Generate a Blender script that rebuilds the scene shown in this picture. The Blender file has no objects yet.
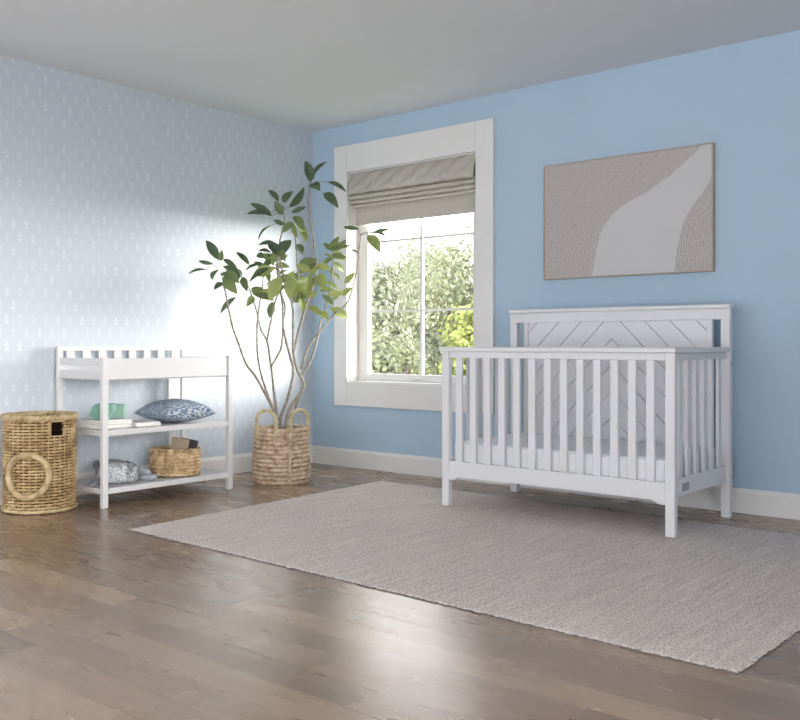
import bpy, bmesh, math, random
from mathutils import Vector, Matrix
PI = math.pi
S = bpy.context.scene
COL = S.collection
random.seed(3)

# ------------------------------------------------------------------ camera (pinhole solved from the room's corner and edges)
CAM = Vector((5.373, -5.293, 0.968))
YAW = math.radians(39.903)
RV = Vector((math.cos(YAW), math.sin(YAW), 0))       # to the right of the view
DV = Vector((-math.sin(YAW), math.cos(YAW), 0))      # into the view
cam_data = bpy.data.cameras.new('camera')
cam_data.sensor_width = 36.0
cam_data.lens = 918.2 / 800.0 * 36.0
cam_data.shift_x = -0.0016
cam_data.shift_y = -16.0 / 800.0
cam_data.clip_start = 0.05
cam_data.clip_end = 300
cam = bpy.data.objects.new('camera', cam_data)
COL.objects.link(cam)
cam.location = CAM
cam.rotation_euler = (PI / 2, 0, YAW)
S.camera = cam


# ------------------------------------------------------------------ materials
def lin(r, g, b):
    f = lambda c: (c / 255 / 12.92) if c / 255 <= 0.04045 else ((c / 255 + 0.055) / 1.055) ** 2.4
    return (f(r), f(g), f(b), 1.0)


class NT:
    """small node-tree builder"""
    def __init__(self, name):
        self.m = bpy.data.materials.new(name)
        self.m.use_nodes = True
        self.t = self.m.node_tree
        self.p = self.t.nodes['Principled BSDF']
        self.out = self.t.nodes['Material Output']

    def n(self, kind, **kw):
        nd = self.t.nodes.new(kind)
        for k, v in kw.items():
            setattr(nd, k, v)
        return nd

    def link(self, a, b):
        self.t.links.new(a, b)

    def math(self, op, a, b=None, c=None):
        nd = self.n('ShaderNodeMath', operation=op)
        for i, v in enumerate((a, b, c)):
            if v is None:
                continue
            if isinstance(v, (int, float)):
                nd.inputs[i].default_value = v
            else:
                self.link(v, nd.inputs[i])
        return nd.outputs[0]

    def coord(self, kind='Object'):
        return self.n('ShaderNodeTexCoord').outputs[kind]

    def mapping(self, vec, scale=(1, 1, 1), rot=(0, 0, 0)):
        mp = self.n('ShaderNodeMapping')
        self.link(vec, mp.inputs['Vector'])
        mp.inputs['Scale'].default_value = scale
        mp.inputs['Rotation'].default_value = rot
        return mp.outputs[0]

    def noise(self, vec, scale, detail=3, rough=0.5):
        nd = self.n('ShaderNodeTexNoise')
        self.link(vec, nd.inputs['Vector'])
        nd.inputs['Scale'].default_value = scale
        nd.inputs['Detail'].default_value = detail
        nd.inputs['Roughness'].default_value = rough
        return nd.outputs['Fac']

    def ramp(self, fac, stops, interp='LINEAR'):
        nd = self.n('ShaderNodeValToRGB')
        nd.color_ramp.interpolation = interp
        e = nd.color_ramp.elements
        e[0].position, e[0].color = stops[0]
        e[1].position, e[1].color = stops[-1]
        for pos, c in stops[1:-1]:
            x = e.new(pos)
            x.color = c
        self.link(fac, nd.inputs['Fac'])
        return nd.outputs['Color']

    def mix(self, fac, a, b, mode='MIX'):
        nd = self.n('ShaderNodeMixRGB', blend_type=mode)
        for i, v in enumerate((fac, a, b)):
            if isinstance(v, (int, float)):
                nd.inputs[i].default_value = v
            elif isinstance(v, tuple):
                nd.inputs[i].default_value = v
            else:
                self.link(v, nd.inputs[i])
        return nd.outputs[0]

    def bump(self, h, strength=0.3, dist=0.01):
        nd = self.n('ShaderNodeBump')
        nd.inputs['Strength'].default_value = strength
        nd.inputs['Distance'].default_value = dist
        self.link(h, nd.inputs['Height'])
        self.link(nd.outputs[0], self.p.inputs['Normal'])

    def base(self, c):
        if isinstance(c, tuple):
            self.p.inputs['Base Color'].default_value = c
        else:
            self.link(c, self.p.inputs['Base Color'])

    def rough(self, r, spec=0.5):
        if isinstance(r, (int, float)):
            self.p.inputs['Roughness'].default_value = r
        else:
            self.link(r, self.p.inputs['Roughness'])
        self.p.inputs['Specular IOR Level'].default_value = spec


def paint(name, c, rough=0.5, spec=0.4, var=0.02, bumps=0.0, scale=6.0):
    k = NT(name)
    co = k.coord()
    nz = k.noise(co, scale, 4)
    dark = tuple(x * (1 - var) for x in c[:3]) + (1,)
    lite = tuple(min(1, x * (1 + var)) for x in c[:3]) + (1,)
    k.base(k.ramp(nz, [(0.3, dark), (0.7, lite)]))
    k.rough(rough, spec)
    if bumps:
        k.bump(k.noise(co, 220, 3), bumps, 0.002)
    return k.m


M = {}
M['ceiling'] = paint('ceiling_paint', (0.65, 0.665, 0.69, 1), 0.9, 0.2, 0.01, 0.1, 2)
M['blue_wall'] = paint('blue_wall_paint', (0.39, 0.515, 0.64, 1), 0.8, 0.25, 0.02, 0.15, 2)
M['trim'] = paint('white_trim_paint', (0.70, 0.69, 0.68, 1), 0.45, 0.4, 0.01)
M['crib'] = paint('white_crib_lacquer', (0.66, 0.66, 0.68, 1), 0.4, 0.45, 0.01)
M['groove'] = paint('grey_groove', (0.36, 0.36, 0.38, 1), 0.8, 0.2, 0.02)
M['table'] = paint('white_table_lacquer', (0.61, 0.61, 0.62, 1), 0.4, 0.45, 0.01)
M['sheet'] = paint('white_cotton_sheet', (0.76, 0.77, 0.79, 1), 0.95, 0.1, 0.015, 0.3, 12)
M['metal'] = paint('dull_metal', (0.42, 0.42, 0.44, 1), 0.4, 0.6, 0.03)
M['plate'] = paint('grey_plate', (0.30, 0.31, 0.33, 1), 0.5, 0.4, 0.03)
M['cloth_white'] = paint('white_folded_cotton', (0.80, 0.79, 0.78, 1), 0.95, 0.1, 0.05, 0.4, 20)
M['green'] = paint('sea_green_card', (0.19, 0.36, 0.30, 1), 0.7, 0.3, 0.05)
M['green_pale'] = paint('pale_green_card', (0.30, 0.47, 0.40, 1), 0.7, 0.3, 0.05)
M['book_tan'] = paint('tan_book_cover', (0.33, 0.27, 0.19, 1), 0.7, 0.3, 0.08)
M['book_dark'] = paint('dark_book_cover', (0.05, 0.045, 0.045, 1), 0.6, 0.3, 0.1)
M['paper'] = paint('book_pages', (0.65, 0.60, 0.50, 1), 0.9, 0.1, 0.06, 0, 60)
M['shadow_shell'] = paint('basket_inner_shadow', (0.035, 0.02, 0.012, 1), 0.95, 0.1, 0.1)  # near-black brown that paints the shade inside the woven baskets
M['soil'] = paint('potting_soil', (0.06, 0.045, 0.03, 1), 1.0, 0.1, 0.4, 1.0, 60)
M['grey_plush'] = paint('grey_plush_fabric', (0.33, 0.35, 0.38, 1), 1.0, 0.05, 0.15, 0.6, 40)
M['dark_plush'] = paint('dark_grey_felt', (0.20, 0.21, 0.23, 1), 1.0, 0.05, 0.15, 0.6, 40)
M['frame_wood'] = paint('light_oak_frame', (0.42, 0.35, 0.28, 1), 0.6, 0.3, 0.08, 0, 30)
M['grass'] = paint('lawn_grass', (0.20, 0.27, 0.10, 1), 1.0, 0.1, 0.3, 0.5, 3)
M['bark'] = paint('tree_bark', (0.16, 0.13, 0.10, 1), 0.95, 0.1, 0.3, 0.6, 12)


def mk_wallpaper():
    k = NT('motif_wallpaper')
    co = k.coord()
    sx = k.n('ShaderNodeSeparateXYZ')
    k.link(co, sx.inputs[0])
    cell = 0.083
    zrow = k.math('DIVIDE', sx.outputs['Z'], cell)
    row = k.math('FLOOR', zrow)
    odd = k.math('MULTIPLY', k.math('MODULO', row, 2.0), 0.5)
    ycol = k.math('ADD', k.math('DIVIDE', sx.outputs['Y'], cell), odd)
    u = k.math('SUBTRACT', k.math('FRACT', ycol), 0.5)
    v = k.math('SUBTRACT', k.math('FRACT', zrow), 0.5)
    au = k.math('ABSOLUTE', u)
    # little leafy sprig: three stacked darts on a stem
    wv = k.math('FRACT', k.math('MULTIPLY', k.math('ADD', v, 0.36), 2.9))
    wid = k.math('MULTIPLY', k.math('SUBTRACT', 1.0, wv), 0.19)
    inside = k.math('LESS_THAN', au, wid)
    inner = k.math('LESS_THAN', au, k.math('SUBTRACT', wid, 0.075))
    ring = k.math('SUBTRACT', inside, inner)
    inz = k.math('LESS_THAN', k.math('ABSOLUTE', v), 0.34)
    stem = k.math('LESS_THAN', au, 0.02)
    mark = k.math('MULTIPLY', k.math('MAXIMUM', ring, stem), inz)
    rnd = k.n('ShaderNodeTexWhiteNoise', noise_dimensions='2D')
    cv = k.n('ShaderNodeCombineXYZ')
    k.link(k.math('FLOOR', ycol), cv.inputs[0])
    k.link(row, cv.inputs[1])
    k.link(cv.outputs[0], rnd.inputs['Vector'])
    amt = k.math('MULTIPLY', mark, k.math('ADD', 0.3, k.math('MULTIPLY', rnd.outputs['Value'], 0.6)))
    k.base(k.mix(amt, (0.50, 0.545, 0.60, 1), (0.64, 0.67, 0.70, 1)))
    k.rough(0.8, 0.25)
    return k.m


M['wallpaper'] = mk_wallpaper()


def mk_floor():
    k = NT('oak_plank_floor')
    co = k.coord()
    sx = k.n('ShaderNodeSeparateXYZ')
    k.link(co, sx.inputs[0])
    w, L = 0.135, 1.0
    yr = k.math('DIVIDE', sx.outputs['Y'], w)
    row = k.math('FLOOR', yr)
    w1 = k.n('ShaderNodeTexWhiteNoise', noise_dimensions='1D')
    k.link(row, w1.inputs['W'])
    xr = k.math('ADD', k.math('DIVIDE', sx.outputs['X'], L), k.math('MULTIPLY', w1.outputs['Value'], 7.3))
    colm = k.math('FLOOR', xr)
    cv = k.n('ShaderNodeCombineXYZ')
    k.link(colm, cv.inputs[0])
    k.link(row, cv.inputs[1])
    w2 = k.n('ShaderNodeTexWhiteNoise', noise_dimensions='2D')
    k.link(cv.outputs[0], w2.inputs['Vector'])
    # grain runs along the plank, shifted per plank
    sh = k.n('ShaderNodeVectorMath', operation='ADD')
    k.link(co, sh.inputs[0])
    k.link(w2.outputs['Color'], sh.inputs[1])
    gr = k.noise(k.mapping(sh.outputs[0], (1.2, 16, 1)), 5, 6, 0.6)
    big = k.noise(k.mapping(sh.outputs[0], (1.0, 3.5, 1)), 1.6, 3)
    plank = k.ramp(w2.outputs['Value'], [(0.0, lin(126, 102, 82)), (0.25, lin(156, 131, 107)), (0.5, lin(140, 115, 94)), (0.75, lin(169, 143, 118)), (1.0, lin(150, 125, 102))])
    c1 = k.mix(0.5, plank, k.ramp(gr, [(0.25, (0.55, 0.53, 0.51, 1)), (0.7, (1, 1, 1, 1))]), 'MULTIPLY')
    c2 = k.mix(0.5, c1, k.ramp(big, [(0.3, (0.6, 0.57, 0.55, 1)), (0.7, (1, 1, 1, 1))]), 'MULTIPLY')
    fy = k.math('ABSOLUTE', k.math('SUBTRACT', k.math('FRACT', yr), 0.5))
    fx = k.math('ABSOLUTE', k.math('SUBTRACT', k.math('FRACT', xr), 0.5))
    gap = k.math('MAXIMUM', k.math('GREATER_THAN', fy, 0.488), k.math('GREATER_THAN', fx, 0.4985))
    k.base(k.mix(k.math('MULTIPLY', gap, 0.3), c2, (0.05, 0.038, 0.03, 1)))
    k.rough(k.math('ADD', 0.20, k.math('MULTIPLY', big, 0.14)), 1.0)
    k.p.inputs['IOR'].default_value = 1.55
    hgt = k.math('ADD', k.math('MULTIPLY', gr, 0.5), k.math('ADD', k.math('MULTIPLY', big, 0.8), k.math('MULTIPLY', gap, -1.2)))
    k.bump(hgt, 0.06, 0.004)
    return k.m


M['floor'] = mk_floor()


def mk_rug():
    k = NT('heathered_rug_pile')
    co = k.coord()
    st = k.noise(k.mapping(co, (24, 1.3, 1)), 2.0, 5, 0.65)
    sp = k.noise(co, 120, 3, 0.8)
    big = k.noise(co, 1.3, 3)
    c1 = k.ramp(sp, [(0.34, lin(160, 150, 147)), (0.5, lin(240, 229, 222)), (0.64, lin(255, 248, 242))])
    c2 = k.mix(0.75, c1, k.ramp(st, [(0.3, (0.68, 0.665, 0.68, 1)), (0.66, (1.0, 0.99, 0.98, 1))]), 'MULTIPLY')
    c3 = k.mix(0.25, c2, k.ramp(big, [(0.3, (0.85, 0.8, 0.86, 1)), (0.7, (1, 0.97, 0.93, 1))]), 'MULTIPLY')
    k.base(c3)
    k.rough(1.0, 0.05)
    k.bump(k.math('ADD', sp, k.math('MULTIPLY', st, 0.8)), 0.9, 0.012)
    return k.m


M['rug'] = mk_rug()
M['rug_edge'] = paint('grey_rug_binding', (0.16, 0.155, 0.165, 1), 1.0, 0.05, 0.3, 0.6, 60)


def mk_wicker(name, dark, mid, lite, scale):
    k = NT(name)
    co = k.coord()
    a = k.noise(co, scale, 3, 0.6)
    b = k.noise(k.mapping(co, (1, 1, 5)), scale * 3, 3, 0.6)
    c = k.ramp(a, [(0.3, dark), (0.5, mid), (0.72, lite)])
    k.base(k.mix(0.5, c, k.ramp(b, [(0.3, (0.6, 0.58, 0.55, 1)), (0.7, (1, 1, 1, 1))]), 'MULTIPLY'))
    k.rough(0.75, 0.25)
    k.bump(b, 0.5, 0.003)
    return k.m


M['rattan'] = mk_wicker('brown_rattan', lin(134, 110, 76), lin(184, 158, 118), lin(216, 194, 154), 14)
M['rattan_pale'] = mk_wicker('pale_rattan_rope', lin(150, 128, 94), lin(182, 162, 126), lin(206, 190, 158), 16)
M['seagrass'] = mk_wicker('seagrass_braid', lin(156, 130, 106), lin(208, 184, 160), lin(236, 218, 198), 24)
M['handle_grass'] = mk_wicker('pale_olive_seagrass', lin(170, 158, 118), lin(204, 192, 150), lin(224, 214, 176), 24)
M['jute'] = mk_wicker('brown_jute_braid', lin(136, 108, 78), lin(200, 172, 134), lin(236, 214, 178), 26)


def mk_shade():
    k = NT('greige_linen_shade')
    co = k.coord()
    a = k.noise(k.mapping(co, (60, 60, 3)), 3, 4, 0.6)
    b = k.noise(k.mapping(co, (3, 3, 90)), 3, 3, 0.6)
    m_ = k.math('MULTIPLY', k.math('ADD', a, b), 0.5)
    k.base(k.ramp(m_, [(0.3, lin(176, 171, 162)), (0.7, lin(204, 199, 190))]))
    k.rough(0.95, 0.1)
    k.bump(m_, 0.4, 0.003)
    # linen lets a little daylight through
    tr = k.n('ShaderNodeBsdfTranslucent')
    tr.inputs['Color'].default_value = (0.5, 0.47, 0.42, 1)
    mx = k.n('ShaderNodeMixShader')
    mx.inputs[0].default_value = 0.10
    k.link(k.p.outputs[0], mx.inputs[1])
    k.link(tr.outputs[0], mx.inputs[2])
    k.link(mx.outputs[0], k.out.inputs['Surface'])
    return k.m


M['shade'] = mk_shade()


def mk_leaf(name, attr=True, stops=None, trans=0.35):
    k = NT(name)
    at = k.n('ShaderNodeAttribute', attribute_name='tone')
    co = k.coord()
    nz = k.noise(co, 30, 3)
    f = k.math('ADD', at.outputs['Fac'], k.math('MULTIPLY', k.math('SUBTRACT', nz, 0.5), 0.3))
    col = k.ramp(f, stops)
    k.base(col)
    k.rough(0.5, 0.35)
    tr = k.n('ShaderNodeBsdfTranslucent')
    k.link(k.mix(0.12, col, (0.55, 0.6, 0.15, 1)), tr.inputs['Color'])
    mx = k.n('ShaderNodeMixShader')
    mx.inputs[0].default_value = trans
    k.link(k.p.outputs[0], mx.inputs[1])
    k.link(tr.outputs[0], mx.inputs[2])
    k.link(mx.outputs[0], k.out.inputs['Surface'])
    return k.m


M['leaf'] = mk_leaf('houseplant_leaf', True, [(0.0, lin(84, 102, 80)), (0.35, lin(112, 130, 96)), (0.7, lin(146, 160, 104)), (1.0, lin(178, 186, 120))], 0.3)
M['tree_leaf'] = mk_leaf('garden_tree_leaf', True, [(0.0, lin(98, 104, 88)), (0.5, lin(130, 134, 112)), (1.0, lin(156, 163, 92))], 0.3)  # greyed greens: pale haze is put into the leaf colour
M['plant_bark'] = paint('pale_grey_bark', (0.30, 0.275, 0.235, 1), 0.9, 0.15, 0.35, 0.5, 40)


def mk_pillow():
    k = NT('blue_speckled_cotton')
    co = k.coord()
    v = k.n('ShaderNodeTexVoronoi')
    k.link(co, v.inputs['Vector'])
    v.inputs['Scale'].default_value = 95
    wv = k.n('ShaderNodeTexWave')
    k.link(co, wv.inputs['Vector'])
    wv.inputs['Scale'].default_value = 26
    wv.inputs['Distortion'].default_value = 9
    wv.inputs['Detail'].default_value = 2
    f = k.math('ADD', k.math('MULTIPLY', v.outputs['Distance'], 0.75), k.math('MULTIPLY', wv.outputs['Fac'], 0.4))
    k.base(k.ramp(f, [(0.30, lin(80, 100, 124)), (0.5, lin(116, 136, 156)), (0.75, lin(190, 198, 206))]))
    k.rough(0.95, 0.1)
    return k.m


M['pillow'] = mk_pillow()


def mk_speckle():
    k = NT('speckled_white_knit')
    co = k.coord()
    nz = k.noise(co, 95, 2, 0.7)
    k.base(k.ramp(nz, [(0.36, lin(130, 138, 146)), (0.5, lin(196, 200, 205)), (0.65, lin(228, 230, 233))]))
    k.rough(1.0, 0.05)
    k.bump(nz, 0.9, 0.01)
    return k.m


M['speckle'] = mk_speckle()


def mk_art_texture():
    k = NT('combed_plaster_paint')
    uv = k.n('ShaderNodeUVMap').outputs['UV']
    nz = k.noise(uv, 5, 3)
    sx = k.n('ShaderNodeSeparateXYZ')
    k.link(uv, sx.inputs[0])
    ph = k.math('ADD', k.math('MULTIPLY', sx.outputs['X'], 430), k.math('MULTIPLY', nz, 24))
    s = k.math('SINE', ph)
    # breaks in the combed lines
    br = k.noise(k.mapping(uv, (60, 14, 1)), 3, 2)
    ln = k.math('MULTIPLY', k.math('GREATER_THAN', s, 0.35), k.math('GREATER_THAN', br, 0.42))
    k.base(k.mix(k.math('MULTIPLY', ln, 0.6), lin(166, 160, 157), lin(204, 200, 196)))
    k.rough(0.9, 0.1)
    return k.m


M['art_combed'] = mk_art_texture()
M['art_pale'] = paint('pale_grey_art_paint', lin(192, 191, 191), 0.9, 0.1, 0.01)


def mk_glass():
    k = NT('window_glass')
    tr = k.n('ShaderNodeBsdfTransparent')
    gl = k.n('ShaderNodeBsdfGlossy')
    gl.inputs['Roughness'].default_value = 0.02
    fr = k.n('ShaderNodeLayerWeight')
    fr.inputs['Blend'].default_value = 0.5
    mx = k.n('ShaderNodeMixShader')
    k.link(k.math('ADD', 0.03, k.math('MULTIPLY', k.math('POWER', fr.outputs['Facing'], 5.0), 0.5)), mx.inputs[0])
    k.link(tr.outputs[0], mx.inputs[1])
    k.link(gl.outputs[0], mx.inputs[2])
    k.link(mx.outputs[0], k.out.inputs['Surface'])
    return k.m


M['glass'] = mk_glass()


# ------------------------------------------------------------------ mesh building
class MB:
    """collects shapes in world coordinates, built as ONE mesh object"""
    def __init__(self):
        self.bm = bmesh.new()
        self.tone = self.bm.faces.layers.float.new('tone')

    def box(self, lo, hi, bevel=0.0, seg=2, rot=None, mi=0):
        lo, hi = Vector(lo), Vector(hi)
        c, s = (lo + hi) / 2, hi - lo
        t = bmesh.new()
        bmesh.ops.create_cube(t, size=1)
        for v in t.verts:
            v.co = Vector((v.co.x * s.x, v.co.y * s.y, v.co.z * s.z))
        if bevel:
            bmesh.ops.bevel(t, geom=t.edges[:], offset=bevel, segments=seg, profile=0.5, affect='EDGES')
        m = Matrix.Translation(c) @ (rot.to_4x4() if rot is not None else Matrix.Identity(4))
        self.merge(t, m, mi)
        return self

    def merge(self, t, m=None, mi=0):
        mp = {}
        for v in t.verts:
            mp[v] = self.bm.verts.new(m @ v.co if m else v.co)
        for f in t.faces:
            try:
                g = self.bm.faces.new([mp[v] for v in f.verts])
                g.material_index = mi
            except ValueError:
                pass
        t.free()

    def prism(self, poly, axis, a, b, mi=0):
        """extrude a 2D outline along an axis (x: poly is (y,z); y: (x,z); z: (x,y))"""
        def P(q, w):
            return {'x': (w, q[0], q[1]), 'y': (q[0], w, q[1]), 'z': (q[0], q[1], w)}[axis]
        A = [self.bm.verts.new(P(q, a)) for q in poly]
        B = [self.bm.verts.new(P(q, b)) for q in poly]
        n = len(poly)
        fs = [self.bm.faces.new(A), self.bm.faces.new(B[::-1])]
        for i in range(n):
            fs.append(self.bm.faces.new((A[i], B[i], B[(i + 1) % n], A[(i + 1) % n])))
        for f in fs:
            f.material_index = mi
        return self

    def tube(self, pts, rad, sides=6, closed=False, caps=True, squash=1.0):
        pts = [Vector(q) for q in pts]
        n = len(pts)
        if not hasattr(rad, '__len__'):
            rad = [rad] * n
        rings = []
        up = None
        for i in range(n):
            if closed:
                t = pts[(i + 1) % n] - pts[i - 1]
            else:
                t = pts[min(i + 1, n - 1)] - pts[max(i - 1, 0)]
            t.normalize()
            if up is None:
                up = Vector((0, 0, 1)) if abs(t.z) < 0.9 else Vector((1, 0, 0))
            x = t.cross(up)
            if x.length < 1e-5:
                x = t.orthogonal()
            x.normalize()
            y = x.cross(t).normalized()
            up = y if not closed else up
            rings.append([self.bm.verts.new(pts[i] + rad[i] * (math.cos(2 * PI * j / sides) * x * squash + math.sin(2 * PI * j / sides) * y)) for j in range(sides)])
        for i in range(n if closed else n - 1):
            a, b = rings[i], rings[(i + 1) % n]
            for j in range(sides):
                self.bm.faces.new((a[j], a[(j + 1) % sides], b[(j + 1) % sides], b[j]))
        if caps and not closed:
            self.bm.faces.new(rings[0][::-1])
            self.bm.faces.new(rings[-1])
        return self

    def lathe(self, c, prof, sides=48, a0=0.0):
        c = Vector(c)
        rings = []
        for r, z in prof:
            rings.append([self.bm.verts.new(c + Vector((r * math.cos(2 * PI * j / sides + a0), r * math.sin(2 * PI * j / sides + a0), z))) for j in range(sides)])
        for a, b in zip(rings, rings[1:]):
            for j in range(sides):
                self.bm.faces.new((a[j], a[(j + 1) % sides], b[(j + 1) % sides], b[j]))
        self.bm.faces.new(rings[0][::-1])
        self.bm.faces.new(rings[-1])
        return self

    def blob(self, c, size, rx=None, e=1.0, noise=0.0, sub=4):
        """rounded soft lump; e < 1 squares it off"""
        t = bmesh.new()
        bmesh.ops.create_icosphere(t, subdivisions=sub, radius=1)
        for v in t.verts:
            q = v.co.normalized()
            s = lambda x: math.copysign(abs(x) ** e, x)
            w = Vector((s(q.x), s(q.y), s(q.z)))
            if noise:
                w *= 1 + noise * (math.sin(q.x * 7 + q.z * 3) * math.sin(q.y * 6 + 1) + 0.5 * math.sin(q.z * 13 + q.x * 9))
            v.co = Vector((w.x * size[0], w.y * size[1], w.z * size[2]))
        m = Matrix.Translation(Vector(c)) @ (rx.to_4x4() if rx is not None else Matrix.Identity(4))
        self.merge(t, m)
        return self

    def quad_strip(self, rows, mi=0):
        g = [[self.bm.verts.new(q) for q in r] for r in rows]
        for a, b in zip(g, g[1:]):
            for i in range(len(a) - 1):
                f = self.bm.faces.new((a[i], a[i + 1], b[i + 1], b[i]))
                f.material_index = mi
        return self

    def build(self, name, mats, parent=None, smooth=False, origin=None, fix=True):
        if fix:
            bmesh.ops.recalc_face_normals(self.bm, faces=self.bm.faces[:])
        o_ = Vector(origin) if origin is not None else (parent_world(parent) if parent else Vector((0, 0, 0)))
        for v in self.bm.verts:
            v.co -= o_
        me = bpy.data.meshes.new(name)
        self.bm.to_mesh(me)
        self.bm.free()
        if smooth:
            for p_ in me.polygons:
                p_.use_smooth = True
            if smooth == 'auto':
                try:
                    me.set_sharp_from_angle(angle=math.radians(40))
                except Exception:
                    pass
        for m_ in (mats if isinstance(mats, (list, tuple)) else [mats]):
            me.materials.append(m_)
        ob = bpy.data.objects.new(name, me)
        COL.objects.link(ob)
        if parent:
            ob.parent = parent
            ob.location = o_ - parent_world(parent)
        else:
            ob.location = o_
        return ob


def parent_world(o):
    w = Vector((0, 0, 0))
    while o:
        w += o.location
        o = o.parent
    return w


def tag(o, label=None, cat=None, group=None, kind=None):
    for k_, v_ in (('label', label), ('category', cat), ('group', group), ('kind', kind)):
        if v_:
            o[k_] = v_
    return o


def empty(name, loc):
    o = bpy.data.objects.new(name, None)
    o.empty_display_size = 0.05
    o.location = loc
    COL.objects.link(o)
    return o


def box_part(name, lo, hi, mat, parent, bevel=0.003):
    return MB().box(lo, hi, bevel).build(name, mat, parent)


def add_copy(o, offset):
    c = o.copy()
    COL.objects.link(c)
    c.parent = o.parent
    c.location = o.location + Vector(offset)
    return c


# ------------------------------------------------------------------ the room
H = 2.7
XR, YF = 7.0, -8.0
WX0, WX1, WZ0, WZ1 = 0.412, 1.645, 0.665, 2.318    # window opening in the blue wall
WT = 0.17

tag(MB().box((-0.15, YF, -0.1), (XR + 0.15, WT, 0.0)).build('floor', M['floor']), kind='structure')
tag(MB().box((-0.15, YF, H), (XR + 0.15, WT, H + 0.12)).build('ceiling', M['ceiling']), kind='structure')
tag(MB().box((-0.15, YF, 0), (0, 0, H)).build('wall_left', M['wallpaper']), kind='structure')
w = MB()
w.box((-0.15, 0, 0), (WX0, WT, H))
w.box((WX1, 0, 0), (XR + 0.15, WT, H))
w.box((WX0, 0, 0), (WX1, WT, WZ0))
w.box((WX0, 0, WZ1), (WX1, WT, H))
tag(w.build('wall_back', M['blue_wall']), kind='structure')
w = MB()
w.box((XR, -3.6, 0), (XR + 0.15, 0, H))
w.box((XR, YF, 0), (XR + 0.15, -7.4, H))
w.box((XR, -7.4, 2.3), (XR + 0.15, -3.6, H))
tag(w.build('wall_right', M['ceiling']), kind='structure')  # unseen wall; opening and white paint put in to brighten the crib side
w = MB()
w.box((6.0, YF - 0.15, 0), (XR + 0.15, YF, H))
w.box((-0.15, YF - 0.15, 0), (0.5, YF, H))
w.box((0.5, YF - 0.15, 2.1), (6.0, YF, H))
tag(w.build('wall_front', M['blue_wall']), kind='structure')  # unseen wall; its wide opening is shaped to let fill light in



def base_profile(s):
    return [(0, 0), (0.016 * s, 0), (0.016 * s, 0.118), (0.011 * s, 0.128), (0.008 * s, 0.14), (0, 0.14)]


tag(MB().prism([(-a, b) for a, b in base_profile(1)], 'x', 0.0, XR).build('baseboard_back', M['trim']), kind='structure')
tag(MB().prism(base_profile(1), 'y', YF, -0.016).build('baseboard_left', M['trim']), kind='structure')

# ------------------------------------------------------------------ window
win = tag(empty('window_1', (1.03, 0.0, WZ0)), kind='structure')
CX0, CX1, CZ0, CZ1 = 0.272, 1.795, 0.482, 2.53
f = MB()
f.box((CX0, -0.028, CZ0), (WX0, 0.0, CZ1), 0.003)
f.box((WX1, -0.028, CZ0), (CX1, 0.0, CZ1), 0.003)
f.box((WX0, -0.028, WZ1), (WX1, 0.0, CZ1), 0.003)
f.box((WX0, -0.028, CZ0), (WX1, 0.0, WZ0), 0.003)
f.build('window_casing', M['trim'], win)
f = MB()
f.box((WX0, 0.0, WZ0), (WX0 + 0.006, 0.165, WZ1))
f.box((WX1 - 0.006, 0.0, WZ0), (WX1, 0.165, WZ1))
f.box((WX0 + 0.006, 0.0, WZ1 - 0.006), (WX1 - 0.006, 0.165, WZ1))
f.build('window_jamb', M['trim'], win)
MB().box((WX0 + 0.006, -0.012, WZ0), (WX1 - 0.006, 0.165, WZ0 + 0.014), 0.003).build('window_sill', M['trim'], win)
YS = 0.10                                           # sash plane
sx0, sx1, sz0, sz1 = WX0 + 0.006, WX1 - 0.006, WZ0 + 0.014, WZ1 - 0.006
gx0, gx1, gz0, gz1 = 0.520, 1.537, 0.735, 2.24
f = MB()
f.box((sx0, YS, sz0), (gx0, YS + 0.045, sz1), 0.003)
f.box((gx1, YS, sz0), (sx1, YS + 0.045, sz1), 0.003)
f.box((gx0, YS, sz0), (gx1, YS + 0.045, gz0), 0.003)
f.box((gx0, YS, gz1), (gx1, YS + 0.045, sz1), 0.003)
sash = f.build('window_sash', M['trim'], win)
MB().box((1.036, YS + 0.012, gz0), (1.060, YS + 0.036, gz1), 0.002).build('muntin', M['trim'], win)
for z in (1.222, 1.768):
    MB().box((gx0, YS + 0.014, z - 0.008), (1.036, YS + 0.034, z + 0.008), 0.002).build('muntin', M['trim'], win)
    MB().box((1.060, YS + 0.014, z - 0.008), (gx1, YS + 0.034, z + 0.008), 0.002).build('muntin', M['trim'], win)
MB().box((gx0, YS + 0.0225, gz0), (gx1, YS + 0.0255, gz1)).build('glass_pane', M['glass'], win)
MB().box((1.00, YS - 0.018, sz0 + 0.02), (1.05, YS, sz0 + 0.034), 0.003).box((1.02, YS - 0.03, sz0 + 0.024), (1.085, YS - 0.018, sz0 + 0.031), 0.003).build('sash_latch', M['trim'], win)

# ------------------------------------------------------------------ roman shade
rs = tag(empty('roman_shade', (1.03, 0.05, WZ1)), 'greige linen roman shade gathered in folds at the top of the window', 'window shade')
bx0, bx1 = WX0 + 0.012, WX1 - 0.012
box_part('headrail', (bx0, 0.03, 2.280), (bx1, 0.090, 2.309), M['trim'], rs)


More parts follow.
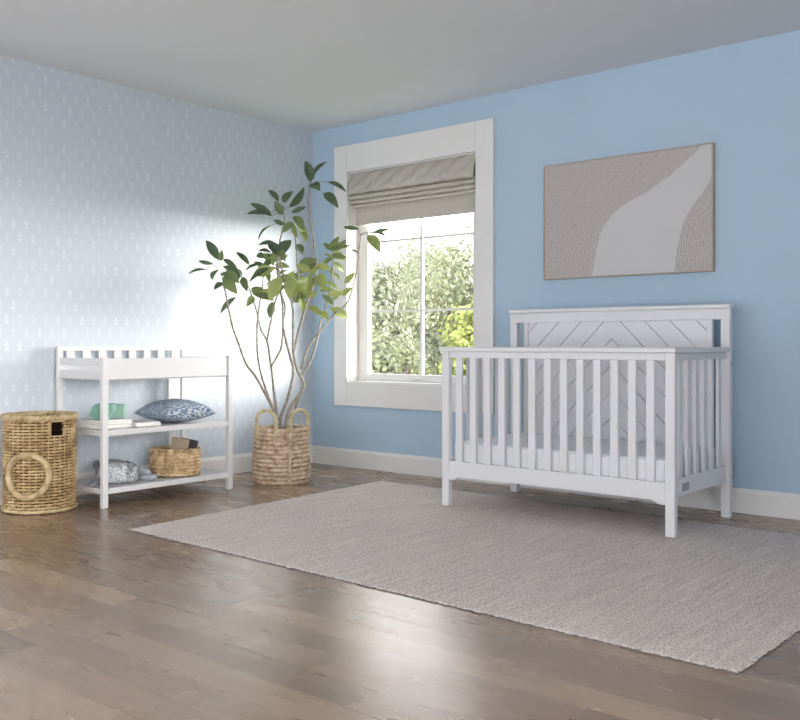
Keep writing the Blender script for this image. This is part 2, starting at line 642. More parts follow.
def fabric(name, prof, thick, wob, mat, parent, x0=bx0, x1=bx1, nx=90, seed=0):
    """cloth hung on a (y, z) profile, running along x, with thickness"""
    mb = MB()
    rows_a, rows_b = [], []
    n = len(prof)
    for i, (y, z) in enumerate(prof):
        j0, j1 = max(i - 1, 0), min(i + 1, n - 1)
        t = Vector((prof[j1][0] - prof[j0][0], prof[j1][1] - prof[j0][1]))
        t.normalize()
        nr = Vector((t.y, -t.x))
        ra, rb = [], []
        for k_ in range(nx + 1):
            x = x0 + (x1 - x0) * k_ / nx
            wv = wob * (math.sin(x * 37 + seed + i * 0.35) * 0.6 + math.sin(x * 91 + i * 0.2 + seed * 2) * 0.4)
            ra.append((x, y + nr.x * wv, z + nr.y * wv * 0.5))
            rb.append((x, y + nr.x * (wv + thick), z + nr.y * (wv * 0.5 + thick)))
        rows_a.append(ra)
        rows_b.append(rb)
    mb.quad_strip(rows_a)
    mb.quad_strip(rows_b)
    mb.quad_strip([rows_a[0], rows_b[0]])
    mb.quad_strip([rows_a[-1], rows_b[-1]])
    mb.quad_strip([[r[0] for r in rows_a], [r[0] for r in rows_b]])
    mb.quad_strip([[r[-1] for r in rows_a], [r[-1] for r in rows_b]])
    bmesh.ops.remove_doubles(mb.bm, verts=mb.bm.verts[:], dist=1e-5)
    return mb.build(name, mat, parent, smooth='auto')


def smoothp(pts, k_=6):
    out = []
    n = len(pts)
    for i in range(n - 1):
        p0, p1, p2, p3 = [Vector(pts[min(max(j, 0), n - 1)]) for j in (i - 1, i, i + 1, i + 2)]
        for s in range(k_):
            t = s / k_
            out.append(tuple(0.5 * ((2 * p1) + (p2 - p0) * t + (2 * p0 - 5 * p1 + 4 * p2 - p3) * t * t + (3 * p1 - p0 - 3 * p2 + p3) * t ** 3)))
    out.append(tuple(pts[-1]))
    return out


fabric('valance_fold', smoothp([(0.030, 2.309), (0.022, 2.298), (-0.004, 2.25), (-0.026, 2.20), (-0.034, 2.170), (-0.026, 2.150), (0.0, 2.146), (0.04, 2.160)]), 0.004, 0.007, M['shade'], rs)
fabric('fold', smoothp([(0.055, 2.165), (0.02, 2.146), (-0.016, 2.126), (-0.022, 2.112), (-0.008, 2.104), (0.03, 2.115)]), 0.004, 0.003, M['shade'], rs, seed=2)
fabric('fold', smoothp([(0.060, 2.125), (0.025, 2.108), (-0.002, 2.090), (-0.006, 2.078), (0.008, 2.072), (0.04, 2.082)]), 0.004, 0.003, M['shade'], rs, seed=4)
fabric('fold', smoothp([(0.066, 2.092), (0.04, 2.076), (0.018, 2.058), (0.016, 2.048), (0.028, 2.044), (0.05, 2.052)]), 0.004, 0.002, M['shade'], rs, seed=5)
fabric('flat_panel', [(0.080, 2.285), (0.080, 2.1), (0.080, 2.0), (0.080, 1.935), (0.080, 1.91)], 0.004, 0.0006, M['shade'], rs)
fabric('hem', [(0.0755, 1.945), (0.074, 1.93), (0.0755, 1.908)], 0.003, 0.0005, M['shade'], rs, seed=1)

# ------------------------------------------------------------------ framed painting
px0, px1, pz0, pz1 = 2.201, 3.338, 1.392, 2.142
pt = tag(empty('framed_painting', (2.77, -0.001, pz0)), 'large thin-framed abstract painting with a pale swoosh on combed beige', 'painting')
fr = MB()
ft = 0.008
for lo, hi in (((px0, -0.036, pz0), (px0 + ft, -0.001, pz1)), ((px1 - ft, -0.036, pz0), (px1, -0.001, pz1)),
               ((px0 + ft, -0.036, pz0), (px1 - ft, -0.001, pz0 + ft)), ((px0 + ft, -0.036, pz1 - ft), (px1 - ft, -0.001, pz1))):
    fr.box(lo, hi, 0.0015)
fr.build('frame', M['frame_wood'], pt)
art = MB()
B1 = [(0, .307), (.1, .322), (.225, .338), (.35, .36), (.45, .394), (.53, .445), (.586, .50), (.63, .565), (.666, .63), (.73, .705), (.79, .774), (.87, .845), (.945, .91), (1, .95)]
B2 = [(0, .796), (.178, .81), (.29, .828), (.39, .846), (.48, .878), (.55, .91), (.62, .95), (.70, .985), (.75, 1.0), (1, 1.0)]


def interp(tab, t):
    for (a, b), (c, d_) in zip(tab, tab[1:]):
        if a <= t <= c:
            return b + (d_ - b) * (t - a) / (c - a)
    return tab[-1][1]


ax0, ax1, az0, az1 = px0 + ft, px1 - ft, pz0 + ft, pz1 - ft
uvl = art.bm.loops.layers.uv.new('UVMap')
NR = 60
for band in range(3):
    prev = None
    for i in range(NR + 1):
        t = i / NR
        e0 = (0, interp(B1, t), interp(B2, t))[band]
        e1 = (interp(B1, t), interp(B2, t), 1.0)[band]
        nn = 10
        row = []
        for j in range(nn + 1):
            s = e0 + max(e1 - e0, 1e-5) * j / nn
            vv = art.bm.verts.new((ax0 + (ax1 - ax0) * s, -0.030 - (0.0008 if band == 1 else 0), az0 + (az1 - az0) * t))
            off = (s - interp(B1, t)) if band == 0 else (s - interp(B2, t))
            row.append((vv, (off + t * 0.1, t)))
        if prev:
            for j in range(nn):
                q = (prev[j], prev[j + 1], row[j + 1], row[j])
                fc = art.bm.faces.new([v_[0] for v_ in q])
                fc.material_index = 1 if band == 1 else 0
                for lp, v_ in zip(fc.loops, q):
                    lp[uvl].uv = v_[1]
        prev = row
art.box((ax0, -0.0295, az0), (ax1, -0.004, az1))
art.build('canvas', [M['art_combed'], M['art_pale']], pt, fix=False)

# ------------------------------------------------------------------ rug
RT = 0.008
c00, c10, c11, c01 = Vector((1.228, -2.542, 0)), Vector((4.405, -2.600, 0)), Vector((4.46, -0.46, 0)), Vector((1.12, -0.43, 0))
rug = tag(empty('area_rug', (2.8, -1.5, 0)), 'large beige and grey heathered rug on the wood floor under the crib', 'rug')
rb = MB()
nx, ny = 260, 180
rows = []
for j in range(ny + 1):
    row = []
    for i in range(nx + 1):
        a, b = i / nx, j / ny
        q = (c00 * (1 - a) + c10 * a) * (1 - b) + (c01 * (1 - a) + c11 * a) * b
        ed = min(a, 1 - a, b * 0.7, (1 - b) * 0.7) * 3.2
        jit = 0.004 if ed < 0.001 else 0
        z = RT - (0.004 if ed < 0.001 else 0.0) + random.uniform(-0.0014, 0.0014)
        row.append((q.x + random.uniform(-1, 1) * jit, q.y + random.uniform(-1, 1) * jit, z))
    rows.append(row)
rb.quad_strip(rows)
rb.build('pile', M['rug'], rug, smooth=True)
rb = MB()
rb.prism([(v.x, v.y) for v in (c00, c10, c11, c01)], 'z', 0.0005, 0.004)
rb.build('backing', M['rug_edge'], rug)

# ------------------------------------------------------------------ crib
X0, X1, YA, YB = 2.055, 3.500, -0.950, -0.165
PW = 0.050
crib = tag(empty('baby_crib', ((X0 + X1) / 2, (YA + YB) / 2, 0)), 'white slatted baby crib with chevron headboard standing on the rug', 'crib')
cm = M['crib']
for x in (X0, X1 - PW):
    box_part('leg', (x, YA, RT + 0.0015), (x + PW, YA + 0.038, 0.924), cm, crib, 0.004)
for x in (X0, X1 - PW):
    box_part('leg', (x, YB - 0.045, 0.0), (x + PW, YB, 0.925), cm, crib, 0.004)
# headboard
hb = MB()
hb.box((X0 - 0.004, YB - 0.062, 1.168), (X1 + 0.004, YB + 0.006, 1.191), 0.005)
hb.box((X0, YB - 0.045, 1.106), (X1, YB - 0.004, 1.168), 0.002)
hb.box((X0, YB - 0.045, 0.925), (X0 + PW, YB, 1.106), 0.002)
hb.box((X1 - PW, YB - 0.045, 0.925), (X1, YB, 1.106), 0.002)
hb.box((X0 + PW, YB - 0.040, 0.905), (X1 - PW, YB - 0.008, 0.950), 0.002)
hb.box((X0 + PW, YB - 0.040, 0.165), (X1 - PW, YB - 0.008, 0.300), 0.002)
sw = 0.052
HX0, HX1 = X0 + PW + sw, X1 - PW - sw
for x in (HX0, HX1 - 0.03):
    hb.box((x, YB - 0.040, 0.300), (x + 0.03, YB - 0.008, 0.905), 0.002)
    hb.box((x, YB - 0.040, 0.950), (x + 0.03, YB - 0.008, 1.106), 0.002)
head = hb.build('headboard', cm, crib)
# chevron boards: diagonal planks, a fine groove between neighbours
PX0, PX1 = HX0 + 0.03, HX1 - 0.03
cxm = (PX0 + PX1) / 2


def clip_poly(poly, axis, val, keep_less):
    out = []
    for a, b in zip(poly, poly[1:] + poly[:1]):
        ia = (a[axis] <= val) == keep_less
        ib = (b[axis] <= val) == keep_less
        if ia:
            out.append(a)
        if ia != ib:
            t = (val - a[axis]) / (b[axis] - a[axis])
            out.append((a[0] + (b[0] - a[0]) * t, a[1] + (b[1] - a[1]) * t))
    return out


def chevron(zlo, zhi, name):
    pm = MB()
    pitch, gap = 0.158, 0.0055
    for side in (-1, 1):
        for i in range(-14, 15):
            z0 = i * pitch + 0.055
            # plank across the half: rises towards the middle
            poly = []
            xo = PX0 if side < 0 else PX1
            z_at = lambda x, zz: zz - abs(x - cxm)
            xa, xb = (PX0, cxm) if side < 0 else (cxm, PX1)
            poly = [(xa, z_at(xa, z0)), (xb, z_at(xb, z0)), (xb, z_at(xb, z0 + pitch - gap)), (xa, z_at(xa, z0 + pitch - gap))]
            poly = clip_poly(poly, 1, zlo, False)
            if len(poly) >= 3:
                poly = clip_poly(poly, 1, zhi, True)
            if len(poly) >= 3:
                pm.prism(poly, 'y', YB - 0.031, YB - 0.020)
    p_ = pm.build(name, cm, head)
    MB().box((PX0, YB - 0.020, zlo), (PX1, YB - 0.014, zhi)).build('panel_back', M['groove'], head)
    return p_


chevron(0.950, 1.106, 'chevron_panel')
chevron(0.300, 0.905, 'chevron_panel')


def side_frame(name):
    return None


# front side
box_part('top_rail', (X0 - 0.010, YA - 0.016, 0.924), (X1 + 0.010, YA + 0.052, 0.950), cm, crib, 0.005)
box_part('front_upper_rail', (X0 + PW, YA + 0.008, 0.886), (X1 - PW, YA + 0.034, 0.924), cm, crib, 0.003)
ar = MB()
outl = [(X0 + PW, 0.276), (X0 + PW, 0.166)]
outl += [(X0 + PW + 0.03, 0.166), (X0 + PW + 0.045, 0.170), (X0 + PW + 0.06, 0.180), (X0 + PW + 0.075, 0.186)]
outl += [(X1 - PW - 0.075, 0.186), (X1 - PW - 0.06, 0.180), (X1 - PW - 0.045, 0.170), (X1 - PW - 0.03, 0.166)]
outl += [(X1 - PW, 0.166), (X1 - PW, 0.276)]
ar.prism(outl, 'y', YA + 0.006, YA + 0.034)
ar.build('front_apron', cm, crib)
NS = 13
pit = (X1 - X0 - PW) / (NS + 1)
s0 = None
for i in range(NS):
    x = X0 + PW / 2 + pit * (i + 1) - 0.010
    if s0 is None:
        s0 = box_part('slat', (x - 0.022, YA + 0.012, 0.276), (x + 0.022, YA + 0.030, 0.886), cm, crib, 0.003)
        xs = x
    else:
        add_copy(s0, (x - xs, 0, 0))
# the two short sides
for x0_, x1_ in ((X1 - 0.046, X1 - 0.016), (X0 + 0.016, X0 + 0.046)):
    box_part('side_top_rail', (x0_ - 0.010, YA + 0.052, 0.924), (x1_ + 0.024 if x0_ > 3 else x1_ + 0.010, YB - 0.062, 0.950), cm, crib, 0.005)
    box_part('side_upper_rail', (x0_, YA + 0.038, 0.886), (x1_, YB - 0.045, 0.924), cm, crib, 0.003)
    box_part('side_lower_rail', (x0_, YA + 0.038, 0.200), (x1_, YB - 0.045, 0.290), cm, crib, 0.003)
    nsd = 6
    p2 = (YB - YA - 0.045) / (nsd + 1)
    first = None
    for i in range(nsd):
        y = YA + 0.0225 + p2 * (i + 1)
        if first is None:
            first = box_part('slat', (x0_ + 0.006, y - 0.021, 0.290), (x1_ - 0.006, y + 0.021, 0.886), cm, crib, 0.003)
            ys = y
        else:
            add_copy(first, (0, y - ys, 0))


def bolt(c, axis, r=0.010):
    mb = MB()
    t = bmesh.new()
    bmesh.ops.create_cone(t, cap_ends=True, segments=20, radius1=r, radius2=r * 0.8, depth=0.004)
    rot = Matrix.Rotation(PI / 2, 4, 'Y') if axis == 'x' else Matrix.Rotation(PI / 2, 4, 'X')
    mb.merge(t, Matrix.Translation(Vector(c)) @ rot)
    return mb.build('bolt_cap', M['metal'], crib)


bolt((X1 + 0.002, YB - 0.022, 0.862), 'x')
bolt((X1 + 0.002, YA + 0.022, 0.225), 'x', 0.007)
bolt((X1 + 0.002, YA + 0.022, 0.262), 'x', 0.007)
bolt((X1 + 0.002, YB - 0.022, 0.225), 'x', 0.007)
box_part('name_plate', (X1 - 0.016, YA + 0.13, 0.222), (X1 - 0.0135, YA + 0.215, 0.262), M['plate'], crib, 0.001)
box_part('mattress_support', (X0 + 0.05, YA + 0.040, 0.200), (X1 - 0.05, YB - 0.045, 0.222), cm, crib, 0.002)

mat_ = tag(empty('crib_mattress', ((X0 + X1) / 2, (YA + YB) / 2, 0.223)), 'white crib mattress in a fitted sheet lying inside the crib', 'mattress')
mx0, mx1, my0, my1 = X0 + 0.052, X1 - 0.052, YA + 0.042, YB - 0.047
mb = MB()
t = bmesh.new()
bmesh.ops.create_cube(t, size=1)
for v in t.verts:
    v.co = Vector((v.co.x * (mx1 - mx0), v.co.y * (my1 - my0), v.co.z * 0.17))
bmesh.ops.bevel(t, geom=t.edges[:], offset=0.03, segments=5, profile=0.5, affect='EDGES')
mb.merge(t, Matrix.Translation(((mx0 + mx1) / 2, (my0 + my1) / 2, 0.223 + 0.085)))
mb.build('cover', M['sheet'], mat_, smooth=True)
ring = []
rr = 0.028
for cx_, cy_, a0 in ((mx1 - rr, my1 - rr, 0), (mx0 + rr, my1 - rr, 90), (mx0 + rr, my0 + rr, 180), (mx1 - rr, my0 + rr, 270)):
    for k_ in range(7):
        a = math.radians(a0 + 15 * k_)
        ring.append((cx_ + (rr - 0.006) * math.cos(a), cy_ + (rr - 0.006) * math.sin(a), 0.381))
MB().tube(ring, 0.004, 6, closed=True).build('piping', M['sheet'], mat_, smooth=True)

# ------------------------------------------------------------------ changing table
TX0, TX1, TY0, TY1 = 0.050, 0.580, -2.285, -1.312
ct = tag(empty('changing_table', ((TX0 + TX1) / 2, (TY0 + TY1) / 2, 0)), 'white open changing table with two shelves against the wallpapered wall', 'changing table')
tm = M['table']
LW = 0.036
for y in (TY0, TY1 - LW):
    box_part('leg', (TX1 - LW, y, 0.0), (TX1, y + LW, 0.890), tm, ct, 0.004)
for y in (TY0, TY1 - LW):
    box_part('leg', (TX0, y, 0.0), (TX0 + 0.024, y + LW, 0.955), tm, ct, 0.003)
box_part('back_upright', (TX0 + 0.001, TY1 - 0.145, 0.117), (TX0 + 0.020, TY1 - 0.085, 0.749), tm, ct, 0.003)
box_part('front_rail', (TX1 - 0.030, TY0 + LW, 0.757), (TX1 - 0.008, TY1 - LW, 0.882), tm, ct, 0.003)
for y in (TY0 + 0.012, TY1 - 0.034):
    box_part('side_rail', (TX0 + 0.024, y, 0.838), (TX1 - LW, y + 0.022, 0.882), tm, ct, 0.003)
    box_part('side_rail', (TX0 + 0.024, y, 0.757), (TX1 - LW, y + 0.022, 0.808), tm, ct, 0.003)
box_part('back_rail', (TX0, TY0 + LW, 0.925), (TX0 + 0.022, TY1 - LW, 0.955), tm, ct, 0.003)
box_part('back_rail', (TX0, TY0 + LW, 0.757), (TX0 + 0.022, TY1 - LW, 0.840), tm, ct, 0.003)
nsp = 8
first = None
for i in range(nsp):
    y = TY0 + LW + (TY1 - TY0 - 2 * LW) * (i + 0.5) / nsp
    if first is None:
        first = box_part('slat', (TX0 + 0.004, y - 0.028, 0.840), (TX0 + 0.018, y + 0.028, 0.925), tm, ct, 0.002)
        ys = y
    else:
        add_copy(first, (0, y - ys, 0))
box_part('tray', (TX0 + 0.024, TY0 + 0.036, 0.750), (TX1 - 0.031, TY1 - 0.036, 0.772), tm, ct, 0.002)
for z0, z1 in ((0.424, 0.457), (0.082, 0.114)):
    sm = MB()
    sm.box((TX0 + 0.024, TY0 + 0.004, z1 - 0.018), (TX1 - 0.006, TY1 - 0.004, z1), 0.002)
    sm.box((TX1 - 0.024, TY0 + LW, z0), (TX1 - 0.006, TY1 - LW, z1 - 0.018), 0.002)
    sm.box((TX0 + 0.024, TY0 + LW, z0), (TX0 + 0.042, TY1 - LW, z1 - 0.018), 0.002)
    for y in (TY0 + 0.006, TY1 - 0.024):
        sm.box((TX0 + 0.042, y, z0), (TX1 - LW, y + 0.018, z1 - 0.018), 0.002)
    sm.build('shelf', tm, ct)
ZM, ZL = 0.4575, 0.1145

RROT = Matrix.Rotation(YAW, 3, 'Z')                # x along the view's right
# pillow lying flat, corner towards the room
pl = tag(empty('throw_pillow', (0.395, -1.640, ZM)), 'blue and white speckled pillow lying flat on the middle shelf of the changing table', 'pillow')
pm = MB()
N = 44
ca = math.radians(45)


def pillow_pt(u, v, sgn):
    # pinched square cushion
    k_ = 0.5 * 0.365
    px_ = u * k_ * (1 - 0.10 * (1 - v * v) * abs(u) ** 3)
    py_ = v * k_ * (1 - 0.10 * (1 - u * u) * abs(v) ** 3)
    h = 0.076 * ((1 - u ** 2) * (1 - v ** 2)) ** 0.42
    wr = 0.0018 * math.sin(u * 9 + v * 4) * math.sin(v * 8 - u * 3)
    q = Vector((px_ * math.cos(ca) - py_ * math.sin(ca), px_ * math.sin(ca) + py_ * math.cos(ca), 0))
    q.x *= 1.04
    q.y *= 0.82
    z = 0.058 + (h * 1.18 + wr if sgn > 0 else -h * 0.78)
    return Vector((0.395, -1.640, ZM + 0.004)) + RROT @ q + Vector((0, 0, max(z, 0)))


for sgn in (1, -1):
    pm.quad_strip([[pillow_pt(-1 + 2 * i / N, -1 + 2 * j / N, sgn) for i in range(N + 1)] for j in range(N + 1)])
bmesh.ops.remove_doubles(pm.bm, verts=pm.bm.verts[:], dist=1e-5)
pm.build('cover', M['pillow'], pl, smooth=True)
seam = []
for a, b in (((-1, -1), (1, -1)), ((1, -1), (1, 1)), ((1, 1), (-1, 1)), ((-1, 1), (-1, -1))):
    for k_ in range(14):
        t = k_ / 14
        seam.append(pillow_pt(a[0] + (b[0] - a[0]) * t, a[1] + (b[1] - a[1]) * t, 1))
pm = MB()
pm.tube(seam, 0.003, 6, closed=True)
pm.build('piping', M['pillow'], pl, smooth=True)


def folded_cloth(c, sx, sy, layers, th, label, group='folded cloths on the middle shelf', rot=0.0):
    o = tag(empty('folded_cloth', c), label, 'folded cloth', group)
    for i in range(layers):
        mb = MB()
        dx = 0.006 * math.sin(i * 2.1)
        t = bmesh.new()
        bmesh.ops.create_cube(t, size=1)
        bmesh.ops.subdivide_edges(t, edges=t.edges[:], cuts=5, use_grid_fill=True)
        for v in t.verts:
            v.co = Vector((v.co.x * (sx - 0.008 * (i % 2)), v.co.y * (sy - 0.006 * (i % 2)), v.co.z * (th - 0.001)))
            v.co.z += 0.0008 * math.sin(v.co.x * 40 + i) * math.cos(v.co.y * 30)
        mb.merge(t, Matrix.Translation(Vector(c) + Vector((dx, -dx, th * (i + 0.5) + 0.002))) @ Matrix.Rotation(rot, 4, 'Z'))
        ob = mb.build('layer', M['cloth_white'], o, smooth='auto')
        bv = ob.modifiers.new('soft', 'BEVEL')
        bv.width = th * 0.4
        bv.segments = 3
    return o


folded_cloth((0.385, -2.150, ZM), 0.24, 0.22, 4, 0.0125, 'taller stack of folded white cloths under the green boxes, left of the pillow', rot=0.06)
folded_cloth((0.415, -1.930, ZM), 0.23, 0.17, 2, 0.012, 'flat folded white cloth between the taller cloth stack and the pillow', rot=-0.04)

# green boxes on the folded cloth
ZG = ZM + 0.0545
gb = tag(empty('green_box', (0.40, -2.170, ZG)), 'dark sea-green box with slanted sides standing on the folded white cloths', 'box', 'green boxes on the middle shelf')
g = MB()
hexp = [(-0.078, 0.018), (-0.045, 0.0), (0.045, 0.0), (0.072, 0.050), (0.072, 0.094), (-0.035, 0.094), (-0.055, 0.080)]
A = [Vector((0.40, -2.170, ZG)) + RROT @ Vector((x, -0.040, z)) for x, z in hexp]
Bq = [Vector((0.40, -2.170, ZG)) + RROT @ Vector((x, 0.032, z)) for x, z in hexp]
va = [g.bm.verts.new(q) for q in A]
vb = [g.bm.verts.new(q) for q in Bq]
g.bm.faces.new(va)
g.bm.faces.new(vb[::-1])
for i in range(len(va)):
    g.bm.faces.new((va[i], vb[i], vb[(i + 1) % len(va)], va[(i + 1) % len(va)]))
bmesh.ops.recalc_face_normals(g.bm, faces=g.bm.faces[:])
bmesh.ops.bevel(g.bm, geom=g.bm.edges[:], offset=0.003, segments=2, profile=0.5, affect='EDGES')
g.build('body', M['green'], gb)
g = MB()
edge = [Vector((0.40, -2.170, ZG)) + RROT @ Vector((x, -0.0425, z)) for x, z in ((0.046, 0.004), (0.060, 0.028), (0.071, 0.050), (0.071, 0.091))]
g.tube(edge, 0.0035, 6)
g.build('edge_trim', M['green_pale'], gb)
gb2 = tag(empty('green_box', (0.375, -2.062, ZG)), 'smaller pale green box just behind the dark green slanted box', 'box', 'green boxes on the middle shelf')
g = MB()
g.box(Vector((0.375, -2.062, ZG + 0.036)) - Vector((0.052, 0.026, 0.036)), Vector((0.375, -2.062, ZG + 0.036)) + Vector((0.052, 0.026, 0.036)), 0.003, rot=RROT)
g.build('body', M['green_pale'], gb2)
g = MB()
g.box(Vector((0.375, -2.062, ZG + 0.0785)) - Vector((0.055, 0.029, 0.006)), Vector((0.375, -2.062, ZG + 0.0785)) + Vector((0.055, 0.029, 0.006)), 0.002, rot=RROT)
g.build('lid', M['green_pale'], gb2)

# soft things on the lower shelf
sp = tag(empty('knitted_bundle', (0.435, -2.100, ZL)), 'rolled speckled white knitted bundle on the lower shelf', 'blanket')
mb = MB()
mb.blob((0.435, -2.100, ZL + 0.065), (0.118, 0.062, 0.062), RROT, 0.72, 0.03, 5)
ob = mb.build('roll', M['speckle'], sp, smooth=True)
mb = MB()
for k_ in range(3):
    cc = Vector((0.435, -2.100, ZL + 0.065)) + RROT @ Vector((0.085 + 0.012 * k_, 0, 0))
    rg = []
    for i in range(40):
        a = 2 * PI * i / 26
        rad = (0.060 - 0.006 * k_) * (1 + 0.05 * math.sin(6 * a))
        rg.append(cc + RROT @ Vector((0.004 * math.sin(5 * a), rad * math.cos(a), max(rad * math.sin(a), -0.052))))
    mb.tube(rg, 0.007, 6, closed=True)
mb.build('frill', M['speckle'], sp, smooth=True)

gp = tag(empty('soft_toy', (0.300, -2.045, ZL)), 'grey plush toy with dark ears peeking out behind the speckled bundle', 'soft toy')
mb = MB()
mb.blob((0.300, -2.045, ZL + 0.066), (0.105, 0.062, 0.066), RROT, 0.85, 0.02, 4)
mb.build('body', M['grey_plush'], gp, smooth=True)
for sgn in (-1, 1):
    mb = MB()
    mb.blob(Vector((0.300, -2.045, ZL + 0.100)) + RROT @ Vector((sgn * 0.098, -0.01, 0)), (0.020, 0.014, 0.026), RROT, 1, 0.02, 3)
    mb.build('ear', M['dark_plush'], gp, smooth=True)


def fin_toy(c, s, label, mat, flip=1):
    """small soft two-lobed wedge, like a fish tail lying on its side"""
    o = tag(empty('soft_toy', c), label, 'soft toy', 'small soft toys on the lower shelf')
    mb = MB()
    mb.blob(Vector(c) + Vector((0, 0, 0.022 * s)) + RROT @ Vector((0.012 * s * flip, 0, 0)), (0.058 * s, 0.030 * s, 0.0215 * s), RROT, 0.9, 0.03, 3)
    mb.build('lower_lobe', mat, o, smooth=True)
    mb = MB()
    rr_ = RROT @ Matrix.Rotation(math.radians(24 * flip), 3, 'Y')
    mb.blob(Vector(c) + Vector((0, 0, 0.060 * s)) + RROT @ Vector((-0.012 * s * flip, 0, 0)), (0.045 * s, 0.026 * s, 0.020 * s), rr_, 0.9, 0.03, 3)
    mb.blob(Vector(c) + Vector((0, 0, 0.082 * s)) + RROT @ Vector((-0.044 * s * flip, 0, 0)), (0.014 * s, 0.015 * s, 0.020 * s), rr_, 1, 0, 3)
    mb.build('upper_lobe', mat, o, smooth=True)
    return o


fin_toy((0.470, -1.912, ZL), 1.0, 'small grey soft toy with pointed ends between the speckled bundle and the basket', M['grey_plush'])
fin_toy((0.452, -2.262, ZL), 0.55, 'small dark grey soft toy behind the front left leg of the changing table', M['dark_plush'], -1)


# ------------------------------------------------------------------ woven baskets
def braid_ring(mb, c, rad_x, rad_y, z, strand, twists, sides=5, n=None, phase=0.0, rot=0.0, gap=None):
    """one course of two-strand twisted braid round an oval"""
    n = n or twists * 6
    for st in (0, PI):
        pts = []
        for i in range(n):
            a = 2 * PI * i / n
            ph = twists * a + st + phase
            rx_ = rad_x + strand * 0.75 * math.cos(ph)
            ry_ = rad_y + strand * 0.75 * math.cos(ph)
            x, y = rx_ * math.cos(a), ry_ * math.sin(a)
            pts.append(Vector(c) + Vector((x * math.cos(rot) - y * math.sin(rot), x * math.sin(rot) + y * math.cos(rot), z + strand * 0.62 * math.sin(ph))))
        mb.tube(pts, strand, sides, closed=True)


# planter basket
BC = Vector((0.582, -0.879, 0))
FACE = math.atan2(CAM.y - BC.y, CAM.x - BC.x)       # from the basket towards the room
pb = tag(empty('planter_basket', BC), 'round braided seagrass basket with two loop handles holding the tall plant', 'basket')
mb = MB()
nrow = 13
for i in range(nrow):
    z = 0.014 + i * 0.0300
    t = i / (nrow - 1)
    R_ = 0.178 + 0.014 * math.sin(PI * min(1, t * 1.25 + 0.12))
    if i == 0:
        R_ = 0.176
    braid_ring(mb, BC, R_, R_, z, 0.0098, 22, 6, 22 * 8, phase=i * 0.9)
mb.lathe(BC, [(0.165, 0.004), (0.172, 0.03), (0.178, 0.2), (0.178, 0.365), (0.170, 0.365), (0.172, 0.30), (0.16, 0.02)], 48)
mb.build('body', M['seagrass'], pb, smooth=True)
ztop = 0.376
for a0, a1 in ((-64, -11), (19, 78)):
    hb_ = MB()
    pa = BC + Vector((0.190 * math.cos(FACE + math.radians(a0)), 0.190 * math.sin(FACE + math.radians(a0)), 0))
    pb_ = BC + Vector((0.190 * math.cos(FACE + math.radians(a1)), 0.190 * math.sin(FACE + math.radians(a1)), 0))
    axis_pts = []
    for k_ in range(5):
        axis_pts.append(pa + Vector((0, 0, ztop - 0.06 + 0.03 * k_)))
    for k_ in range(1, 16):
        a = PI * k_ / 16
        mid = (pa + pb_) / 2
        axis_pts.append(mid + (pa - mid) * math.cos(a) + Vector((0, 0, ztop + 0.06 + 0.075 * math.sin(a))))
    for k_ in range(5):
        axis_pts.append(pb_ + Vector((0, 0, ztop + 0.06 - 0.03 * k_)))
    axis_pts = [Vector(q) for q in smoothp([tuple(q) for q in axis_pts], 4)]
    tang = (pb_ - pa).normalized()
    outw = tang.cross(Vector((0, 0, 1))).normalized()
    for st in (0, PI):
        ps = []
        for i, q in enumerate(axis_pts):
            j0, j1 = max(i - 1, 0), min(i + 1, len(axis_pts) - 1)
            tt = (axis_pts[j1] - axis_pts[j0]).normalized()
            nn_ = tt.cross(outw).normalized()
            ph = i * 0.75 + st
            ps.append(q + outw * 0.006 * math.cos(ph) + nn_ * 0.006 * math.sin(ph))
        hb_.tube(ps, 0.0075, 6)
    hb_.build('handle', M['handle_grass'], pb, smooth=True)
# upright braid seam
sm = MB()
a = FACE + math.radians(16)
for st in (0, PI):
    ps = []
    for i in range(60):
        z = 0.012 + i * 0.0062
        t = z / 0.376
        R_ = 0.200 + 0.008 * math.sin(PI * min(1, t * 1.25 + 0.12))
        ph = i * 0.8 + st
        ps.append(BC + Vector(((R_ + 0.005 * math.cos(ph)) * math.cos(a) - 0.007 * math.sin(ph) * math.sin(a), (R_ + 0.005 * math.cos(ph)) * math.sin(a) + 0.007 * math.sin(ph) * math.cos(a), z)))
    sm.tube(ps, 0.008, 6)
sm.build('seam_braid', M['seagrass'], pb, smooth=True)

